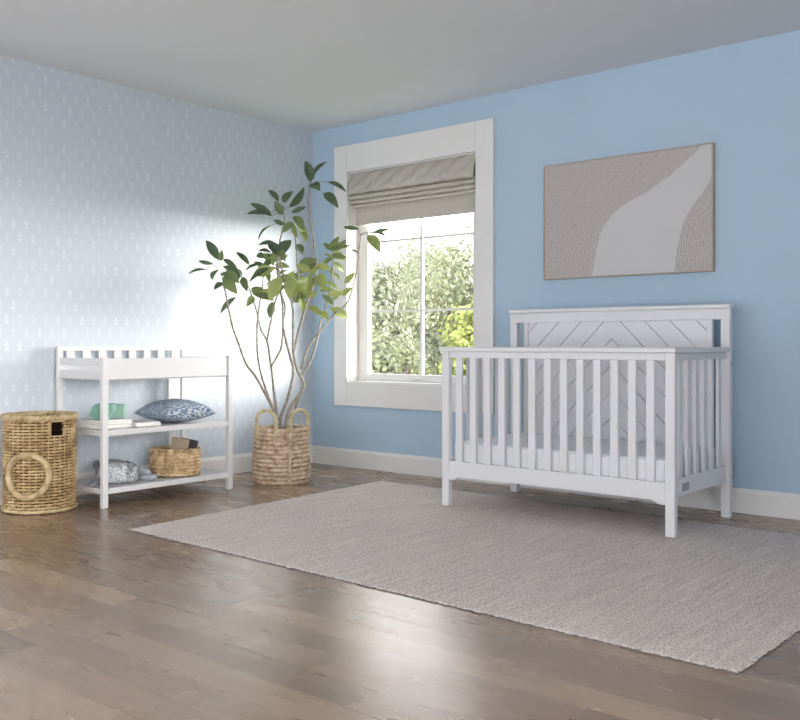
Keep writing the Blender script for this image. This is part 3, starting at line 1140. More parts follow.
# ------------------------------------------------------------------ tall plant
BRANCHES = [
    ([(0.536, -0.866, 0.317), (0.542, -0.891, 0.453), (0.511, -0.947, 0.596), (0.463, -1.016, 0.744), (0.432, -1.071, 0.828), (0.401, -1.126, 0.996), (0.387, -1.167, 1.12), (0.368, -1.213, 1.362), (0.375, -1.236, 1.422)], 0.011, 0.005),
    ([(0.511, -0.862, 0.45), (0.467, -0.898, 0.599), (0.429, -0.93, 0.748), (0.407, -0.948, 0.911), (0.407, -0.948, 1.103), (0.418, -0.939, 1.238), (0.434, -0.926, 1.366), (0.445, -0.917, 1.508)], 0.009, 0.004),
    ([(0.551, -0.88, 0.361), (0.517, -0.886, 0.607), (0.488, -0.889, 0.805), (0.453, -0.895, 0.982), (0.407, -0.911, 1.068), (0.361, -0.927, 1.24), (0.304, -0.952, 1.398), (0.258, -0.969, 1.457)], 0.01, 0.004),
    ([(0.477, -0.916, 0.996), (0.508, -0.916, 1.109), (0.55, -0.907, 1.263), (0.592, -0.898, 1.396), (0.591, -0.925, 1.541), (0.6, -0.943, 1.637)], 0.007, 0.004),
    ([(0.498, -0.898, 0.805), (0.516, -0.857, 0.883), (0.523, -0.825, 0.947), (0.519, -0.803, 1.125), (0.515, -0.78, 1.233), (0.473, -0.789, 1.342), (0.436, -0.794, 1.429)], 0.008, 0.004),
    ([(0.558, -0.848, 0.359), (0.547, -0.857, 0.437), (0.591, -0.821, 0.593), (0.618, -0.798, 0.756), (0.607, -0.807, 0.855), (0.58, -0.83, 0.982), (0.564, -0.844, 1.102), (0.558, -0.848, 1.279), (0.531, -0.871, 1.478), (0.547, -0.857, 1.704), (0.569, -0.839, 1.817), (0.564, -0.844, 1.945)], 0.011, 0.004),
    ([(0.569, -0.839, 0.317), (0.607, -0.827, 0.502), (0.683, -0.783, 0.63), (0.705, -0.784, 0.701), (0.683, -0.822, 0.786), (0.673, -0.85, 0.912), (0.684, -0.861, 1.101), (0.689, -0.875, 1.247), (0.668, -0.912, 1.378), (0.658, -0.941, 1.481), (0.653, -0.964, 1.576)], 0.012, 0.004),
    ([(0.647, -0.748, 0.741), (0.688, -0.689, 0.854), (0.713, -0.644, 1.032), (0.711, -0.622, 1.126), (0.736, -0.576, 1.284), (0.751, -0.54, 1.472), (0.743, -0.522, 1.589), (0.719, -0.518, 1.649)], 0.008, 0.004),
    ([(0.64, -0.741, 0.79), (0.652, -0.703, 0.911), (0.675, -0.656, 0.997), (0.698, -0.609, 1.061), (0.766, -0.525, 1.191), (0.823, -0.449, 1.279), (0.853, -0.396, 1.483), (0.855, -0.367, 1.666), (0.852, -0.342, 1.77)], 0.008, 0.0035),
    ([(0.603, -0.784, 0.911), (0.624, -0.756, 1.053), (0.65, -0.722, 1.196), (0.671, -0.693, 1.31), (0.703, -0.655, 1.475), (0.686, -0.657, 1.676), (0.658, -0.67, 1.841), (0.64, -0.672, 2.0), (0.645, -0.657, 2.116), (0.644, -0.646, 2.161)], 0.009, 0.004),
    ([(0.581, -0.764, 0.312), (0.581, -0.773, 0.427), (0.613, -0.755, 0.555), (0.645, -0.736, 0.655)], 0.009, 0.007),
    ([(0.656, -0.844, 1.248), (0.687, -0.816, 1.382), (0.68, -0.818, 1.543), (0.672, -0.821, 1.642), (0.654, -0.833, 1.825)], 0.007, 0.0035),
]
LEAVES = [  # tone last: darker on top, lower leaves' backlight put into the colour
    ((0.642, -0.648, 2.132), (0.625, -0.689, 2.281), 0.5, 0.15),
    ((0.647, -0.643, 2.154), (0.756, -0.597, 2.271), 0.36, 0.15),
    ((0.644, -0.646, 2.118), (0.737, -0.658, 2.056), 0.7, 0.3),
    ((0.738, -0.568, 2.132), (0.809, -0.456, 2.067), 0.3, 0.2),
    ((0.716, -0.586, 2.053), (0.855, -0.586, 1.932), 0.38, 0.2),
    ((0.596, -0.816, 1.938), (0.688, -0.759, 2.077), 0.36, 0.05),
    ((0.539, -0.864, 1.976), (0.449, -0.882, 2.065), 0.35, 0.1),
    ((0.558, -0.848, 1.973), (0.675, -0.852, 2.038), 0.4, 0.15),
    ((0.558, -0.848, 1.881), (0.523, -0.886, 1.979), 0.5, 0.3),
    ((0.502, -0.895, 1.874), (0.383, -0.992, 1.963), 0.3, 0.0),
    ((0.466, -0.925, 1.888), (0.43, -1.065, 1.876), 0.3, 0.1),
    ((0.504, -0.894, 1.81), (0.453, -0.979, 1.697), 0.42, 0.1),
    ((0.607, -0.807, 1.895), (0.677, -0.728, 1.94), 0.33, 0.1),
    ((0.569, -0.839, 1.81), (0.526, -0.904, 1.843), 0.4, 0.2),
    ((0.612, -0.803, 1.867), (0.675, -0.726, 1.685), 0.36, 0.65),
    ((0.623, -0.794, 1.874), (0.72, -0.799, 1.76), 0.45, 0.5),
    ((0.591, -0.925, 1.66), (0.53, -1.047, 1.654), 0.4, 0.05),
    ((0.558, -0.952, 1.604), (0.545, -1.06, 1.611), 0.4, 0.1),
    ((0.557, -0.979, 1.672), (0.643, -0.926, 1.573), 0.5, 0.0),
    ((0.631, -0.944, 1.579), (0.659, -0.857, 1.696), 0.6, 0.1),
    ((0.671, -0.819, 1.67), (0.704, -0.793, 1.593), 0.7, 0.15),
    ((0.33, -1.235, 1.549), (0.243, -1.273, 1.687), 0.4, 0.1),
    ((0.341, -1.226, 1.542), (0.377, -1.238, 1.615), 0.5, 0.5),
    ((0.343, -1.289, 1.517), (0.247, -1.341, 1.539), 0.25, 0.2),
    ((0.306, -1.319, 1.476), (0.273, -1.445, 1.442), 0.25, 0.1),
    ((0.354, -1.254, 1.477), (0.359, -1.31, 1.405), 0.7, 0.35),
    ((0.356, -1.212, 1.507), (0.443, -1.125, 1.436), 0.32, 0.15),
    ((0.341, -0.965, 1.531), (0.253, -1.014, 1.626), 0.33, 0.2),
    ((0.356, -1.212, 1.556), (0.457, -1.163, 1.471), 0.3, 0.2),
    ((0.385, -1.253, 1.455), (0.54, -1.224, 1.375), 0.5, 0.55),
    ((0.406, -1.236, 1.448), (0.509, -1.216, 1.308), 0.5, 0.6),
    ((0.38, -1.232, 1.388), (0.376, -1.311, 1.336), 0.5, 0.2),
    ((0.424, -0.935, 1.529), (0.379, -1.035, 1.482), 0.4, 0.3),
    ((0.455, -0.934, 1.513), (0.491, -0.863, 1.565), 0.55, 0.3),
    ((0.525, -0.941, 1.502), (0.464, -1.071, 1.399), 0.28, 0.1),
    ((0.455, -0.934, 1.577), (0.39, -0.933, 1.609), 0.7, 0.3),
    ((0.308, -1.057, 1.301), (0.188, -1.103, 1.182), 0.26, 0.2),
    ((0.363, -0.947, 1.31), (0.387, -1.033, 1.229), 0.45, 0.6),
    ((0.352, -0.956, 1.367), (0.48, -0.891, 1.28), 0.45, 0.6),
    ((0.664, -0.955, 1.431), (0.613, -1.019, 1.265), 0.5, 0.95),
    ((0.7, -0.886, 1.426), (0.748, -0.959, 1.276), 0.5, 0.9),
    ((0.645, -0.776, 1.442), (0.675, -0.785, 1.292), 0.4, 0.85),
    ((0.629, -0.789, 1.527), (0.688, -0.68, 1.488), 0.45, 0.9),
    ((0.669, -0.691, 1.453), (0.689, -0.769, 1.292), 0.4, 0.85),
    ((0.68, -0.642, 1.527), (0.769, -0.569, 1.505), 0.5, 0.95),
    ((0.694, -0.605, 1.478), (0.772, -0.633, 1.345), 0.45, 0.85),
    ((0.717, -0.546, 1.278), (0.791, -0.488, 1.372), 0.36, 0.7),
    ((0.735, -0.544, 1.227), (0.804, -0.429, 1.157), 0.45, 0.95),
    ((0.694, -0.735, 1.23), (0.823, -0.705, 1.15), 0.42, 0.9),
    ((0.713, -0.654, 1.196), (0.835, -0.667, 1.13), 0.5, 0.95),
    ((0.656, -0.767, 1.294), (0.723, -0.812, 1.185), 0.45, 0.8),
    ((0.725, -0.513, 1.482), (0.77, -0.487, 1.431), 0.5, 0.6),
    ((0.886, -0.314, 1.77), (1.052, -0.289, 1.738), 0.35, 0.5),
    ((0.891, -0.309, 1.763), (1.009, -0.311, 1.624), 0.45, 0.8),
    ((0.919, -0.286, 1.778), (1.019, -0.222, 1.805), 0.25, 0.5),
    ((0.841, -0.351, 1.807), (0.718, -0.391, 1.828), 0.25, 0.2),
    ((0.849, -0.371, 1.623), (0.817, -0.432, 1.649), 0.4, 0.1),
    ((0.725, -0.513, 1.649), (0.823, -0.47, 1.718), 0.4, 0.55),
    ((0.725, -0.513, 1.634), (0.826, -0.421, 1.678), 0.3, 0.5),
    ((0.705, -0.504, 1.651), (0.802, -0.521, 1.743), 0.4, 0.5),
    ((0.719, -0.518, 1.649), (0.677, -0.557, 1.699), 0.5, 0.5),
    ((0.725, -0.513, 1.612), (0.852, -0.491, 1.585), 0.35, 0.5),
    ((0.725, -0.513, 1.591), (0.668, -0.559, 1.533), 0.45, 0.6),
    ((0.725, -0.513, 1.562), (0.749, -0.423, 1.494), 0.4, 0.6),
    ((0.656, -0.767, 1.761), (0.748, -0.797, 1.674), 0.45, 0.85),
    ((0.654, -0.833, 1.825), (0.595, -0.892, 1.747), 0.45, 0.5),
    ((0.654, -0.833, 1.811), (0.681, -0.81, 1.713), 0.45, 0.7),
    ((0.654, -0.899, 1.379), (0.656, -0.985, 1.299), 0.45, 0.5),
    ((0.445, -0.917, 1.508), (0.424, -1.0, 1.546), 0.45, 0.3),
    ((0.445, -0.917, 1.508), (0.428, -0.854, 1.412), 0.4, 0.6),
    ((0.258, -0.969, 1.457), (0.156, -0.976, 1.403), 0.4, 0.4),
    ((0.264, -0.964, 1.449), (0.346, -0.989, 1.338), 0.4, 0.5),
    ((0.264, -0.964, 1.457), (0.202, -0.995, 1.515), 0.4, 0.2),
    ((0.6, -0.943, 1.637), (0.502, -0.957, 1.586), 0.4, 0.2),
    ((0.6, -0.943, 1.63), (0.689, -0.941, 1.535), 0.45, 0.5),
    ((0.6, -0.943, 1.623), (0.583, -0.956, 1.512), 0.45, 0.6),
    ((0.436, -0.794, 1.429), (0.449, -0.892, 1.381), 0.45, 0.7),
    ((0.457, -0.803, 1.435), (0.538, -0.781, 1.497), 0.45, 0.6),
    ((0.601, -0.654, 1.407), (0.654, -0.534, 1.436), 0.44177957572921794, 0.6707800025196251),
    ((0.575, -0.768, 1.272), (0.692, -0.706, 1.336), 0.4207001492056181, 0.5280563215391602),
    ((0.711, -0.876, 1.476), (0.634, -0.88, 1.394), 0.3635547525688518, 0.8684327999968884),
    ((0.656, -0.638, 1.436), (0.764, -0.564, 1.376), 0.3923334650204219, 0.9784448642763757),
    ((0.501, -0.699, 1.481), (0.599, -0.686, 1.371), 0.47805831985602065, 0.5553472341420098),
    ((0.58, -0.947, 1.269), (0.456, -1.028, 1.314), 0.36166246300068267, 0.4365464275349878),
    ((0.51, -0.805, 1.469), (0.466, -0.917, 1.51), 0.438670500806583, 0.48237976265745597),
    ((0.453, -0.814, 1.416), (0.524, -0.712, 1.455), 0.4669838350361931, 0.6298005264468791),
    ((0.677, -0.618, 1.545), (0.572, -0.707, 1.488), 0.3738917043003923, 0.4290757728078276),
    ((0.597, -0.724, 1.54), (0.737, -0.665, 1.567), 0.36182198992673437, 0.5055103263570481),
    ((0.638, -0.8, 1.408), (0.685, -0.667, 1.396), 0.4349601728418592, 0.9647724285024278),
    ((0.386, -0.782, 1.275), (0.364, -0.793, 1.155), 0.48733482026649094, 0.4393474871401055),
    ((0.712, -0.778, 1.411), (0.671, -0.895, 1.333), 0.45793288282180844, 0.6721190410574385),
    ((0.733, -0.874, 1.375), (0.65, -0.864, 1.278), 0.39235473999360393, 0.8938729284518685),
    ((0.592, -0.616, 1.397), (0.675, -0.522, 1.453), 0.45492783335869563, 0.6440058853710735),
    ((0.471, -0.839, 1.535), (0.571, -0.786, 1.515), 0.42583384108977307, 0.7213414898870503),
    ((0.531, -0.914, 1.336), (0.4, -0.929, 1.305), 0.4426343326330272, 0.9858190240834209),
    ((0.857, -0.746, 1.314), (0.881, -0.667, 1.234), 0.3869027863116245, 0.5326926847194507),
    ((0.397, -0.751, 1.568), (0.279, -0.799, 1.622), 0.4254512994566383, 0.7132081055671561),
    ((0.652, -0.857, 1.38), (0.775, -0.818, 1.321), 0.42149581488562415, 0.9663411629680789),
    ((0.407, -0.805, 1.569), (0.453, -0.693, 1.612), 0.44473544018327066, 0.5324205993366673),
    ((0.549, -0.915, 1.498), (0.401, -0.978, 1.46), 0.4862449720237403, 0.9584085136976244),
    ((0.716, -0.401, 1.324), (0.797, -0.373, 1.381), 0.4125004550711055, 0.7966820316415734),
    ((0.691, -0.607, 1.35), (0.77, -0.547, 1.356), 0.41325627260619946, 0.8273753388402154),
    ((0.712, -0.588, 1.612), (0.77, -0.533, 1.568), 0.36262745339670505, 0.8846409868139161),
    ((0.724, -0.506, 1.637), (0.781, -0.441, 1.582), 0.431392450875522, 0.9534298380322446),
    ((0.756, -0.506, 1.605), (0.807, -0.456, 1.56), 0.3964716499096291, 0.9467628858305042),
    ((0.666, -0.591, 1.353), (0.755, -0.55, 1.416), 0.40402015495757804, 0.6285700089446902),
    ((0.678, -0.734, 1.311), (0.778, -0.714, 1.34), 0.43888802688400164, 0.9980931860320917),
    ((0.676, -0.46, 1.538), (0.663, -0.442, 1.455), 0.3830792298440506, 0.7079695588409515),
    ((0.724, -0.65, 1.527), (0.67, -0.685, 1.433), 0.34113400874079797, 0.8736833092198788),
    ((0.532, -0.588, 1.503), (0.433, -0.631, 1.433), 0.37273692901577155, 0.6574845120815533),
    ((0.745, -0.616, 1.41), (0.833, -0.567, 1.35), 0.4121072769619611, 0.8181643971162654),
    ((0.863, -0.533, 1.67), (0.81, -0.64, 1.651), 0.3561460179156653, 0.6843161605233941),
    ((0.769, -0.601, 1.321), (0.863, -0.535, 1.331), 0.44160147448322484, 0.9995915533583302),
    ((0.811, -0.475, 1.4), (0.879, -0.434, 1.483), 0.3956321553326074, 0.8528583041625519),
]
PETIOLES = [
    ((0.852, -0.342, 1.77), (0.891, -0.309, 1.77)),
    ((0.852, -0.342, 1.763), (0.891, -0.309, 1.756)),
    ((0.852, -0.342, 1.77), (0.925, -0.281, 1.781)),
    ((0.846, -0.346, 1.756), (0.835, -0.356, 1.807)),
    ((0.848, -0.358, 1.653), (0.849, -0.371, 1.623)),
    ((0.638, -0.651, 2.125), (0.738, -0.568, 2.132)),
    ((0.638, -0.651, 2.096), (0.716, -0.586, 2.053)),
    ((0.375, -1.236, 1.422), (0.343, -1.289, 1.517)),
    ((0.335, -1.282, 1.504), (0.306, -1.319, 1.476)),
    ((0.378, -1.221, 1.361), (0.33, -1.235, 1.549)),
    ((0.378, -1.221, 1.361), (0.38, -1.232, 1.388)),
    ((0.765, -0.545, 1.356), (0.717, -0.546, 1.278)),
    ((0.44, -0.921, 1.366), (0.363, -0.947, 1.31)),
    ((0.564, -0.844, 1.902), (0.504, -0.894, 1.874)),
    ((0.564, -0.844, 1.902), (0.596, -0.816, 1.938)),
    ((0.754, -0.554, 1.248), (0.735, -0.544, 1.227)),
    ((0.649, -0.72, 1.196), (0.694, -0.735, 1.23)),
    ((0.569, -0.839, 1.817), (0.504, -0.894, 1.81)),
    ((0.31, -0.939, 1.427), (0.308, -1.057, 1.301)),
    ((0.564, -0.844, 1.916), (0.466, -0.925, 1.888)),
    ((0.378, -1.221, 1.361), (0.356, -1.212, 1.507)),
    ((0.445, -0.917, 1.508), (0.341, -0.965, 1.531)),
]

plant = tag(empty('potted_tree', (BC.x, BC.y, 0.31)), 'tall airy indoor tree with thin pale stems and green leaves in the seagrass basket', 'plant')
mb = MB()
mb.lathe(BC, [(0.166, 0.302), (0.166, 0.318), (0.10, 0.326), (0.02, 0.328)], 32)
mb.build('soil', M['soil'], plant, smooth=True)
mb = MB()
for pts, ra, rb_ in BRANCHES:
    sp_ = smoothp(pts, 5)
    n = len(sp_)
    random.seed(int(pts[-1][2] * 1000))
    sp_ = [(q[0] + random.uniform(-.0015, .0015), q[1] + random.uniform(-.0015, .0015), q[2]) for q in sp_]
    mb.tube(sp_, [ra * 1.1 + (rb_ * 1.15 - ra * 1.1) * i / (n - 1) + (0.0012 if i % 5 == 0 else 0) for i in range(n)], 7)
for a, b in PETIOLES:
    a, b = Vector(a), Vector(b)
    m_ = (a + b) / 2 + Vector((0, 0, 0.01))
    mb.tube(smoothp([tuple(a), tuple(m_), tuple(b)], 4), 0.0022, 5)
mb.build('stems', M['plant_bark'], plant, smooth=True)
mb = MB()
random.seed(12)


def add_leaf(mb, a, b, wr, tone):
    a, b = Vector(a), Vector(b)
    ax = b - a
    L_ = ax.length
    ax.normalize()
    view = (CAM - a).normalized()
    # blade turned partly to the room, partly to the light, each its own roll
    nrm = (view * random.uniform(0.5, 1.0) + Vector((random.uniform(-.6, .6), random.uniform(-.6, .6), random.uniform(0.0, .9)))).normalized()
    side = ax.cross(nrm)
    if side.length < 0.2:
        side = ax.orthogonal()
    side.normalize()
    up = side.cross(ax).normalized()
    NU = 9
    wmax = wr * L_ * 0.5
    rows = []
    for i in range(NU + 1):
        t = i / NU
        wd = wmax * (math.sin(PI * t ** 0.85) ** 0.8 if 0 < t < 1 else 0.03)
        bend = -0.10 * L_ * (2 * t - 1) ** 2 + 0.10 * L_
        mid = a + ax * L_ * t + up * bend
        row = []
        for s in (-1, -0.5, 0, 0.5, 1):
            row.append(mid + side * wd * s + up * (abs(s) ** 1.5) * wd * 0.35 + up * 0.03 * wmax * math.sin(t * 14 + s * 2))
        rows.append(row)
    th = up * 0.0006
    for off in (th, -th):
        g_ = [[mb.bm.verts.new(q + off) for q in r] for r in rows]
        for r0, r1 in zip(g_, g_[1:]):
            for j in range(4):
                f_ = mb.bm.faces.new((r0[j], r0[j + 1], r1[j + 1], r1[j]) if off == th else (r0[j], r1[j], r1[j + 1], r0[j + 1]))
                f_[mb.tone] = tone


for a, b, wr, tone in LEAVES:
    add_leaf(mb, a, b, wr, min(1, max(0, tone)))
mb.build('foliage', M['leaf'], plant, smooth=True, fix=False)

# ------------------------------------------------------------------ basket with books on the lower shelf
KC = Vector((0.408, -1.652, ZL))
kb = tag(empty('storage_basket', KC), 'oval brown braided basket holding two books on the lower shelf', 'basket')
mb = MB()
for i in range(8):
    z = 0.0165 + i * 0.0217
    g_ = 1 + 0.03 * math.sin(i * 0.35)
    braid_ring(mb, KC, 0.150 * g_, 0.108 * g_, z, 0.0085, 17, 6, 136, phase=i * 1.4, rot=YAW)
mb.build('body', M['jute'], kb, smooth=True)
mb = MB()
ring_o, rows_ = [], []
for zz, k_ in ((0.003, 0.9), (0.05, 0.94), (0.168, 0.95)):
    rows_.append([KC + RROT @ Vector((0.150 * k_ * math.cos(2 * PI * i / 40), 0.108 * k_ * math.sin(2 * PI * i / 40), zz)) for i in range(41)])
mb.quad_strip(rows_)
mb.bm.faces.new([mb.bm.verts.new(q) for q in rows_[0][:-1]])
bmesh.ops.remove_doubles(mb.bm, verts=mb.bm.verts[:], dist=1e-5)
mb.build('shadow_shell', M['shadow_shell'], kb, smooth=True)  # added dark shell, shade of the basket's inside as colour


def book(c, w_, h_, d_, tilt, lean, label, cover, face):
    o = tag(empty('book', c), label, 'book', 'books in the braided basket')
    rot = RROT @ Matrix.Rotation(lean, 3, 'X') @ Matrix.Rotation(tilt, 3, 'Y')
    def bx(name, lo, hi, mat):
        lo, hi = Vector(lo), Vector(hi)
        cen = Vector(c) + rot @ ((lo + hi) / 2)
        hs = (hi - lo) / 2
        mb_ = MB()
        mb_.box(cen - hs, cen + hs, 0.001, rot=rot)
        return mb_.build(name, mat, o)
    bx('front_cover', (-w_ / 2, -d_ / 2, 0), (w_ / 2, -d_ / 2 + 0.003, h_), face)
    bx('back_cover', (-w_ / 2, d_ / 2 - 0.003, 0), (w_ / 2, d_ / 2, h_), cover)
    bx('spine', (w_ / 2, -d_ / 2, 0), (w_ / 2 + 0.003, d_ / 2, h_), cover)
    bx('pages', (-w_ / 2 + 0.004, -d_ / 2 + 0.003, 0.004), (w_ / 2, d_ / 2 - 0.003, h_ - 0.004), M['book_dark'])
    return o


kz = KC + Vector((0, 0, 0.012))
book(kz + RROT @ Vector((0.008, -0.030, 0.0)), 0.115, 0.232, 0.024, math.radians(9), math.radians(-4), 'tan-covered book leaning at the front of the braided basket', M['book_dark'], M['book_tan'])
book(kz + RROT @ Vector((0.046, 0.022, 0.0)), 0.105, 0.222, 0.030, math.radians(11), math.radians(-4), 'darker book standing behind the tan book in the basket', M['book_dark'], M['book_dark'])

# ------------------------------------------------------------------ laundry hamper
HC = Vector((0.290, -2.520, 0))
HR = 0.200
HH = 0.562
FACE_H = math.atan2(CAM.y - HC.y, CAM.x - HC.x)
hm = tag(empty('laundry_hamper', HC), 'tall round brown rattan laundry hamper beside the changing table', 'hamper')
hang = FACE_H + math.radians(28)
hw = math.radians(11.5)
hz0, hz1 = 0.440, 0.524


def weave(mb, z, amp, ns, ph, tr, hole):
    n = 240
    def P(a):
        R_ = HR - 0.006 + amp * math.sin(ns * a / 2 + ph)
        return HC + Vector((R_ * math.cos(a), R_ * math.sin(a), z))
    if hole:
        a0, a1 = hang + hw, hang - hw + 2 * PI
        mb.tube([P(a0 + (a1 - a0) * i / n) for i in range(n + 1)], tr, 5, squash=0.8)
    else:
        mb.tube([P(2 * PI * i / n) for i in range(n)], tr, 5, closed=True, squash=0.8)


mb = MB()
ns = 36
nr = 30
for i in range(nr):
    z = 0.016 + i * (HH - 0.05) / (nr - 1)
    weave(mb, z, 0.0072, ns, PI * (i % 2), 0.0070, hz0 - 0.004 < z < hz1 + 0.004)
mb.build('woven_body', M['rattan'], hm, smooth=True)
mb = MB()
for i in range(ns):
    a = 2 * PI * (i + 0.5) / ns
    d_ = (a - hang + PI) % (2 * PI) - PI
    for z0, z1 in (((0.004, hz0), (hz1, HH - 0.02)) if abs(d_) < hw else ((0.004, HH - 0.02),)):
        q = HC + Vector(((HR - 0.006) * math.cos(a), (HR - 0.006) * math.sin(a), 0))
        mb.tube([q + Vector((0, 0, z0)), q + Vector((0, 0, (z0 + z1) / 2)), q + Vector((0, 0, z1))], 0.0042, 5)
mb.build('stakes', M['rattan'], hm, smooth=True)
mb = MB()
braid_ring(mb, HC, HR - 0.003, HR - 0.003, HH - 0.016, 0.012, 22, 6, 22 * 6)
mb.build('rim', M['rattan_pale'], hm, smooth=True)
mb = MB()
rows_ = []
for zz in (0.006, 0.12, 0.25, 0.36, hz0, hz1, HH - 0.03):
    rows_.append([HC + Vector(((HR - 0.026) * math.cos(hang + hw + (2 * PI) * i / 64), (HR - 0.026) * math.sin(hang + hw + 2 * PI * i / 64), zz)) for i in range(65)])
lg = [[mb.bm.verts.new(q) for q in r] for r in rows_]
nhole = int(round(64 * (1 - hw / PI)))
for ri, (r0, r1) in enumerate(zip(lg, lg[1:])):
    for i in range(64):
        if ri == 4 and i >= nhole:
            continue
        mb.bm.faces.new((r0[i], r0[i + 1], r1[i + 1], r1[i]))
mb.bm.faces.new(lg[0][:-1])
mb.build('shadow_shell', M['shadow_shell'], hm, smooth=True)  # added dark shell; its colour is the shade in weave gaps and hole
mb = MB()
braid_ring(mb, HC, HR - 0.003, HR - 0.003, 0.014, 0.008, 26, 6, 26 * 6)
mb.build('base_ring', M['rattan_pale'], hm, smooth=True)
# edge of the hand hole
mb = MB()
hp = []
for da, zz in ((-hw, hz0), (0, hz0), (hw, hz0), (hw, (hz0 + hz1) / 2), (hw, hz1), (0, hz1), (-hw, hz1), (-hw, (hz0 + hz1) / 2)):
    hp.append(HC + Vector((HR * math.cos(hang + da), HR * math.sin(hang + da), zz)))
mb.tube(hp, 0.005, 6, closed=True)
mb.build('hand_hole_edge', M['rattan_pale'], hm, smooth=True)
# round rope loop on the front
la = FACE_H + math.radians(-18)
lc = HC + Vector(((HR + 0.020) * math.cos(la), (HR + 0.020) * math.sin(la), 0.222))
tx = Vector((-math.sin(la), math.cos(la), 0))
nrm_ = Vector((math.cos(la), math.sin(la), 0))
mb = MB()
for st in (0, 2 * PI / 3, 4 * PI / 3):
    ps = []
    for i in range(132):
        a = 2 * PI * i / 132
        ph = 22 * a + st
        rad = 0.112 + 0.009 * math.cos(ph)
        xx = rad * math.cos(a)
        ps.append(lc + tx * xx + Vector((0, 0, rad * math.sin(a) * 1.08)) + nrm_ * (0.008 * math.sin(ph) - 0.36 * abs(xx) ** 2 * 6))
    mb.tube(ps, 0.0115, 6, closed=True)
mb.build('rope_loop', M['rattan_pale'], hm, smooth=True)

# ------------------------------------------------------------------ the garden outside
tag(MB().box((-45, 0.6, -0.62), (25, 60, -0.5)).build('ground', M['grass']), kind='structure')


def garden_tree(c, hgt, rad, nl, seed, label, tone0, tone1, leaf=0.17, base=None):
    random.seed(seed)
    c = Vector(c)
    o = tag(empty('garden_tree', c), label, 'tree', 'trees in the garden outside the window')
    tb = MB()
    crown_z = c.z + hgt - rad * 1.0
    tips = []
    tb.tube([c, c + Vector((0.05, 0.03, (crown_z - c.z) * 0.5)), Vector((c.x + 0.12, c.y, crown_z))], [0.14, 0.11, 0.08], 8)
    for k_ in range(7):
        a = random.uniform(0, 2 * PI)
        el = random.uniform(0.1, 1.2)
        e_ = Vector((c.x, c.y, crown_z)) + Vector((math.cos(a) * math.cos(el), math.sin(a) * math.cos(el), math.sin(el))) * rad * 0.75
        s_ = Vector((c.x + 0.06, c.y, crown_z - rad * random.uniform(0.1, 0.5)))
        tb.tube([s_, (s_ + e_) / 2 + Vector((0, 0, 0.08)), e_], [0.06, 0.04, 0.015], 6)
    tb.build('trunk', M['bark'], o, smooth=True)
    lumps = []
    for k_ in range(40):
        a = random.uniform(0, 2 * PI)
        rr_ = rad * random.uniform(0.1, 0.8)
        zz = random.uniform(-1.3, 0.72)
        lumps.append((Vector((c.x + math.cos(a) * rr_, c.y + math.sin(a) * rr_, crown_z + zz * rad * 0.95)), rad * random.uniform(0.28, 0.5), random.random()))
    fb = MB()
    for k_ in range(nl):
        lc_, lr, lt = random.choice(lumps)
        dv = Vector((random.gauss(0, 1), random.gauss(0, 1), random.gauss(0, 1))).normalized()
        q = lc_ + dv * lr * random.uniform(0.55, 1.05)
        if q.z < c.z + 0.1:
            continue
        nn_ = (dv + Vector((random.uniform(-.7, .7), random.uniform(-.7, .7), random.uniform(-.3, .9)))).normalized()
        t1 = nn_.orthogonal().normalized()
        t1 = (Matrix.Rotation(random.uniform(0, 2 * PI), 3, nn_) @ t1).normalized()
        t2 = nn_.cross(t1)
        s_ = leaf * random.uniform(0.6, 1.2)
        vs = [fb.bm.verts.new(q + t1 * s_ * a_ + t2 * s_ * b_) for a_, b_ in ((-.5, 0), (0, -.32), (.5, 0), (0, .32))]
        f_ = fb.bm.faces.new(vs)
        f_[fb.tone] = tone0 + (tone1 - tone0) * min(1, max(0, 0.55 * lt + random.uniform(0, 0.45)))
    fb.build('foliage', M['tree_leaf'], o, fix=False)
    return o


GZ = -0.5
garden_tree((-9.2, 11.0, GZ), 3.95, 1.9, 24000, 1, 'bushy pale green tree outside at the left of the window pane', 0.15, 0.6, 0.13)
garden_tree((-4.7, 9.3, GZ), 3.5, 1.7, 24000, 2, 'leafy grey-green tree outside at the right edge of the window pane', 0.1, 0.55, 0.12)
garden_tree((-14.2, 18.8, GZ), 4.6, 2.4, 24000, 3, 'hazy far tree whose top shows just left of the vertical window bar', 0.25, 0.7, 0.16)
garden_tree((-2.6, 7.0, GZ), 2.3, 1.1, 18000, 4, 'bright yellow-green shrub outside at the lower right of the window', 1.0, 1.4, 0.11)
garden_tree((-4.9, 6.4, GZ), 1.7, 1.0, 18000, 5, 'low rounded shrub outside at the bottom of the window beside the vertical bar', 0.3, 0.75, 0.10)
garden_tree((-7.3, 7.4, GZ), 1.95, 1.15, 18000, 6, 'low pale shrub outside at the lower left of the window', 0.3, 0.7, 0.10)
garden_tree((-9.7, 15.0, GZ), 4.0, 2.0, 24000, 11, 'rounded grey-green tree farther back whose top shows right of the vertical window bar', 0.25, 0.65, 0.15)

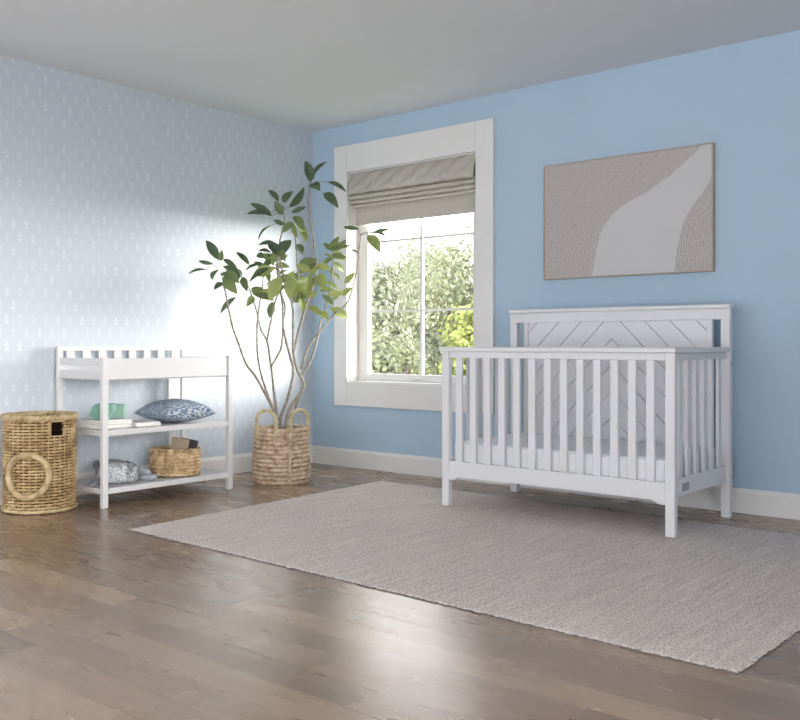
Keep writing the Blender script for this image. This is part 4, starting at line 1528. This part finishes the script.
# ------------------------------------------------------------------ daylight
wd = bpy.data.worlds.new('sky')
S.world = wd
wd.use_nodes = True
wt = NT.__new__(NT)
wt.t = wd.node_tree
bg = wt.t.nodes['Background']
dirv = wt.n('ShaderNodeTexCoord').outputs['Generated']
sxyz = wt.n('ShaderNodeSeparateXYZ')
wt.link(dirv, sxyz.inputs[0])
el = sxyz.outputs['Z']
# hazy low sun: a bright band of horizon sky round the sun's azimuth, the rest an even overcast
dot = wt.n('ShaderNodeVectorMath', operation='DOT_PRODUCT')
wt.link(dirv, dot.inputs[0])
dot.inputs[1].default_value = Vector((1, 0.8, 0)).normalized()
azf = wt.math('POWER', wt.math('MAXIMUM', dot.outputs['Value'], 0.0), 2.5)
ed = wt.math('SUBTRACT', el, 0.02)
eb = wt.math('ADD', wt.math('DIVIDE', wt.math('MAXIMUM', ed, 0.0), 0.24), wt.math('DIVIDE', wt.math('MINIMUM', ed, 0.0), 0.035))
band = wt.math('EXPONENT', wt.math('MULTIPLY', wt.math('MULTIPLY', eb, eb), -1.0))
glow = wt.math('MULTIPLY', wt.math('MULTIPLY', azf, band), 85.0)
colr = wt.mix(wt.math('DIVIDE', glow, wt.math('ADD', glow, 3.0)), (0.97, 0.98, 1.0, 1), (1.0, 0.965, 0.90, 1))
wt.link(colr, bg.inputs['Color'])
ground = wt.n('ShaderNodeMapRange')  # world below the horizon made brighter to lift the ceiling
wt.link(el, ground.inputs['Value'])
ground.inputs['From Min'].default_value = 0.02
ground.inputs['From Max'].default_value = -0.10
ground.inputs['To Min'].default_value = 3.0
ground.inputs['To Max'].default_value = 4.0
wt.link(wt.math('ADD', glow, ground.outputs[0]), bg.inputs['Strength'])

vs_ = S.view_settings
vs_.view_transform = 'Standard'
try:
    vs_.look = 'None'
except TypeError:
    pass
vs_.gamma = 1.0
vs_.exposure = 0.5
vs_.use_curve_mapping = False
S.cycles.max_bounces = 10
S.cycles.diffuse_bounces = 5
S.cycles.transparent_max_bounces = 12
S.cycles.use_denoising = True
S.cycles.caustics_reflective = False
S.cycles.caustics_refractive = False
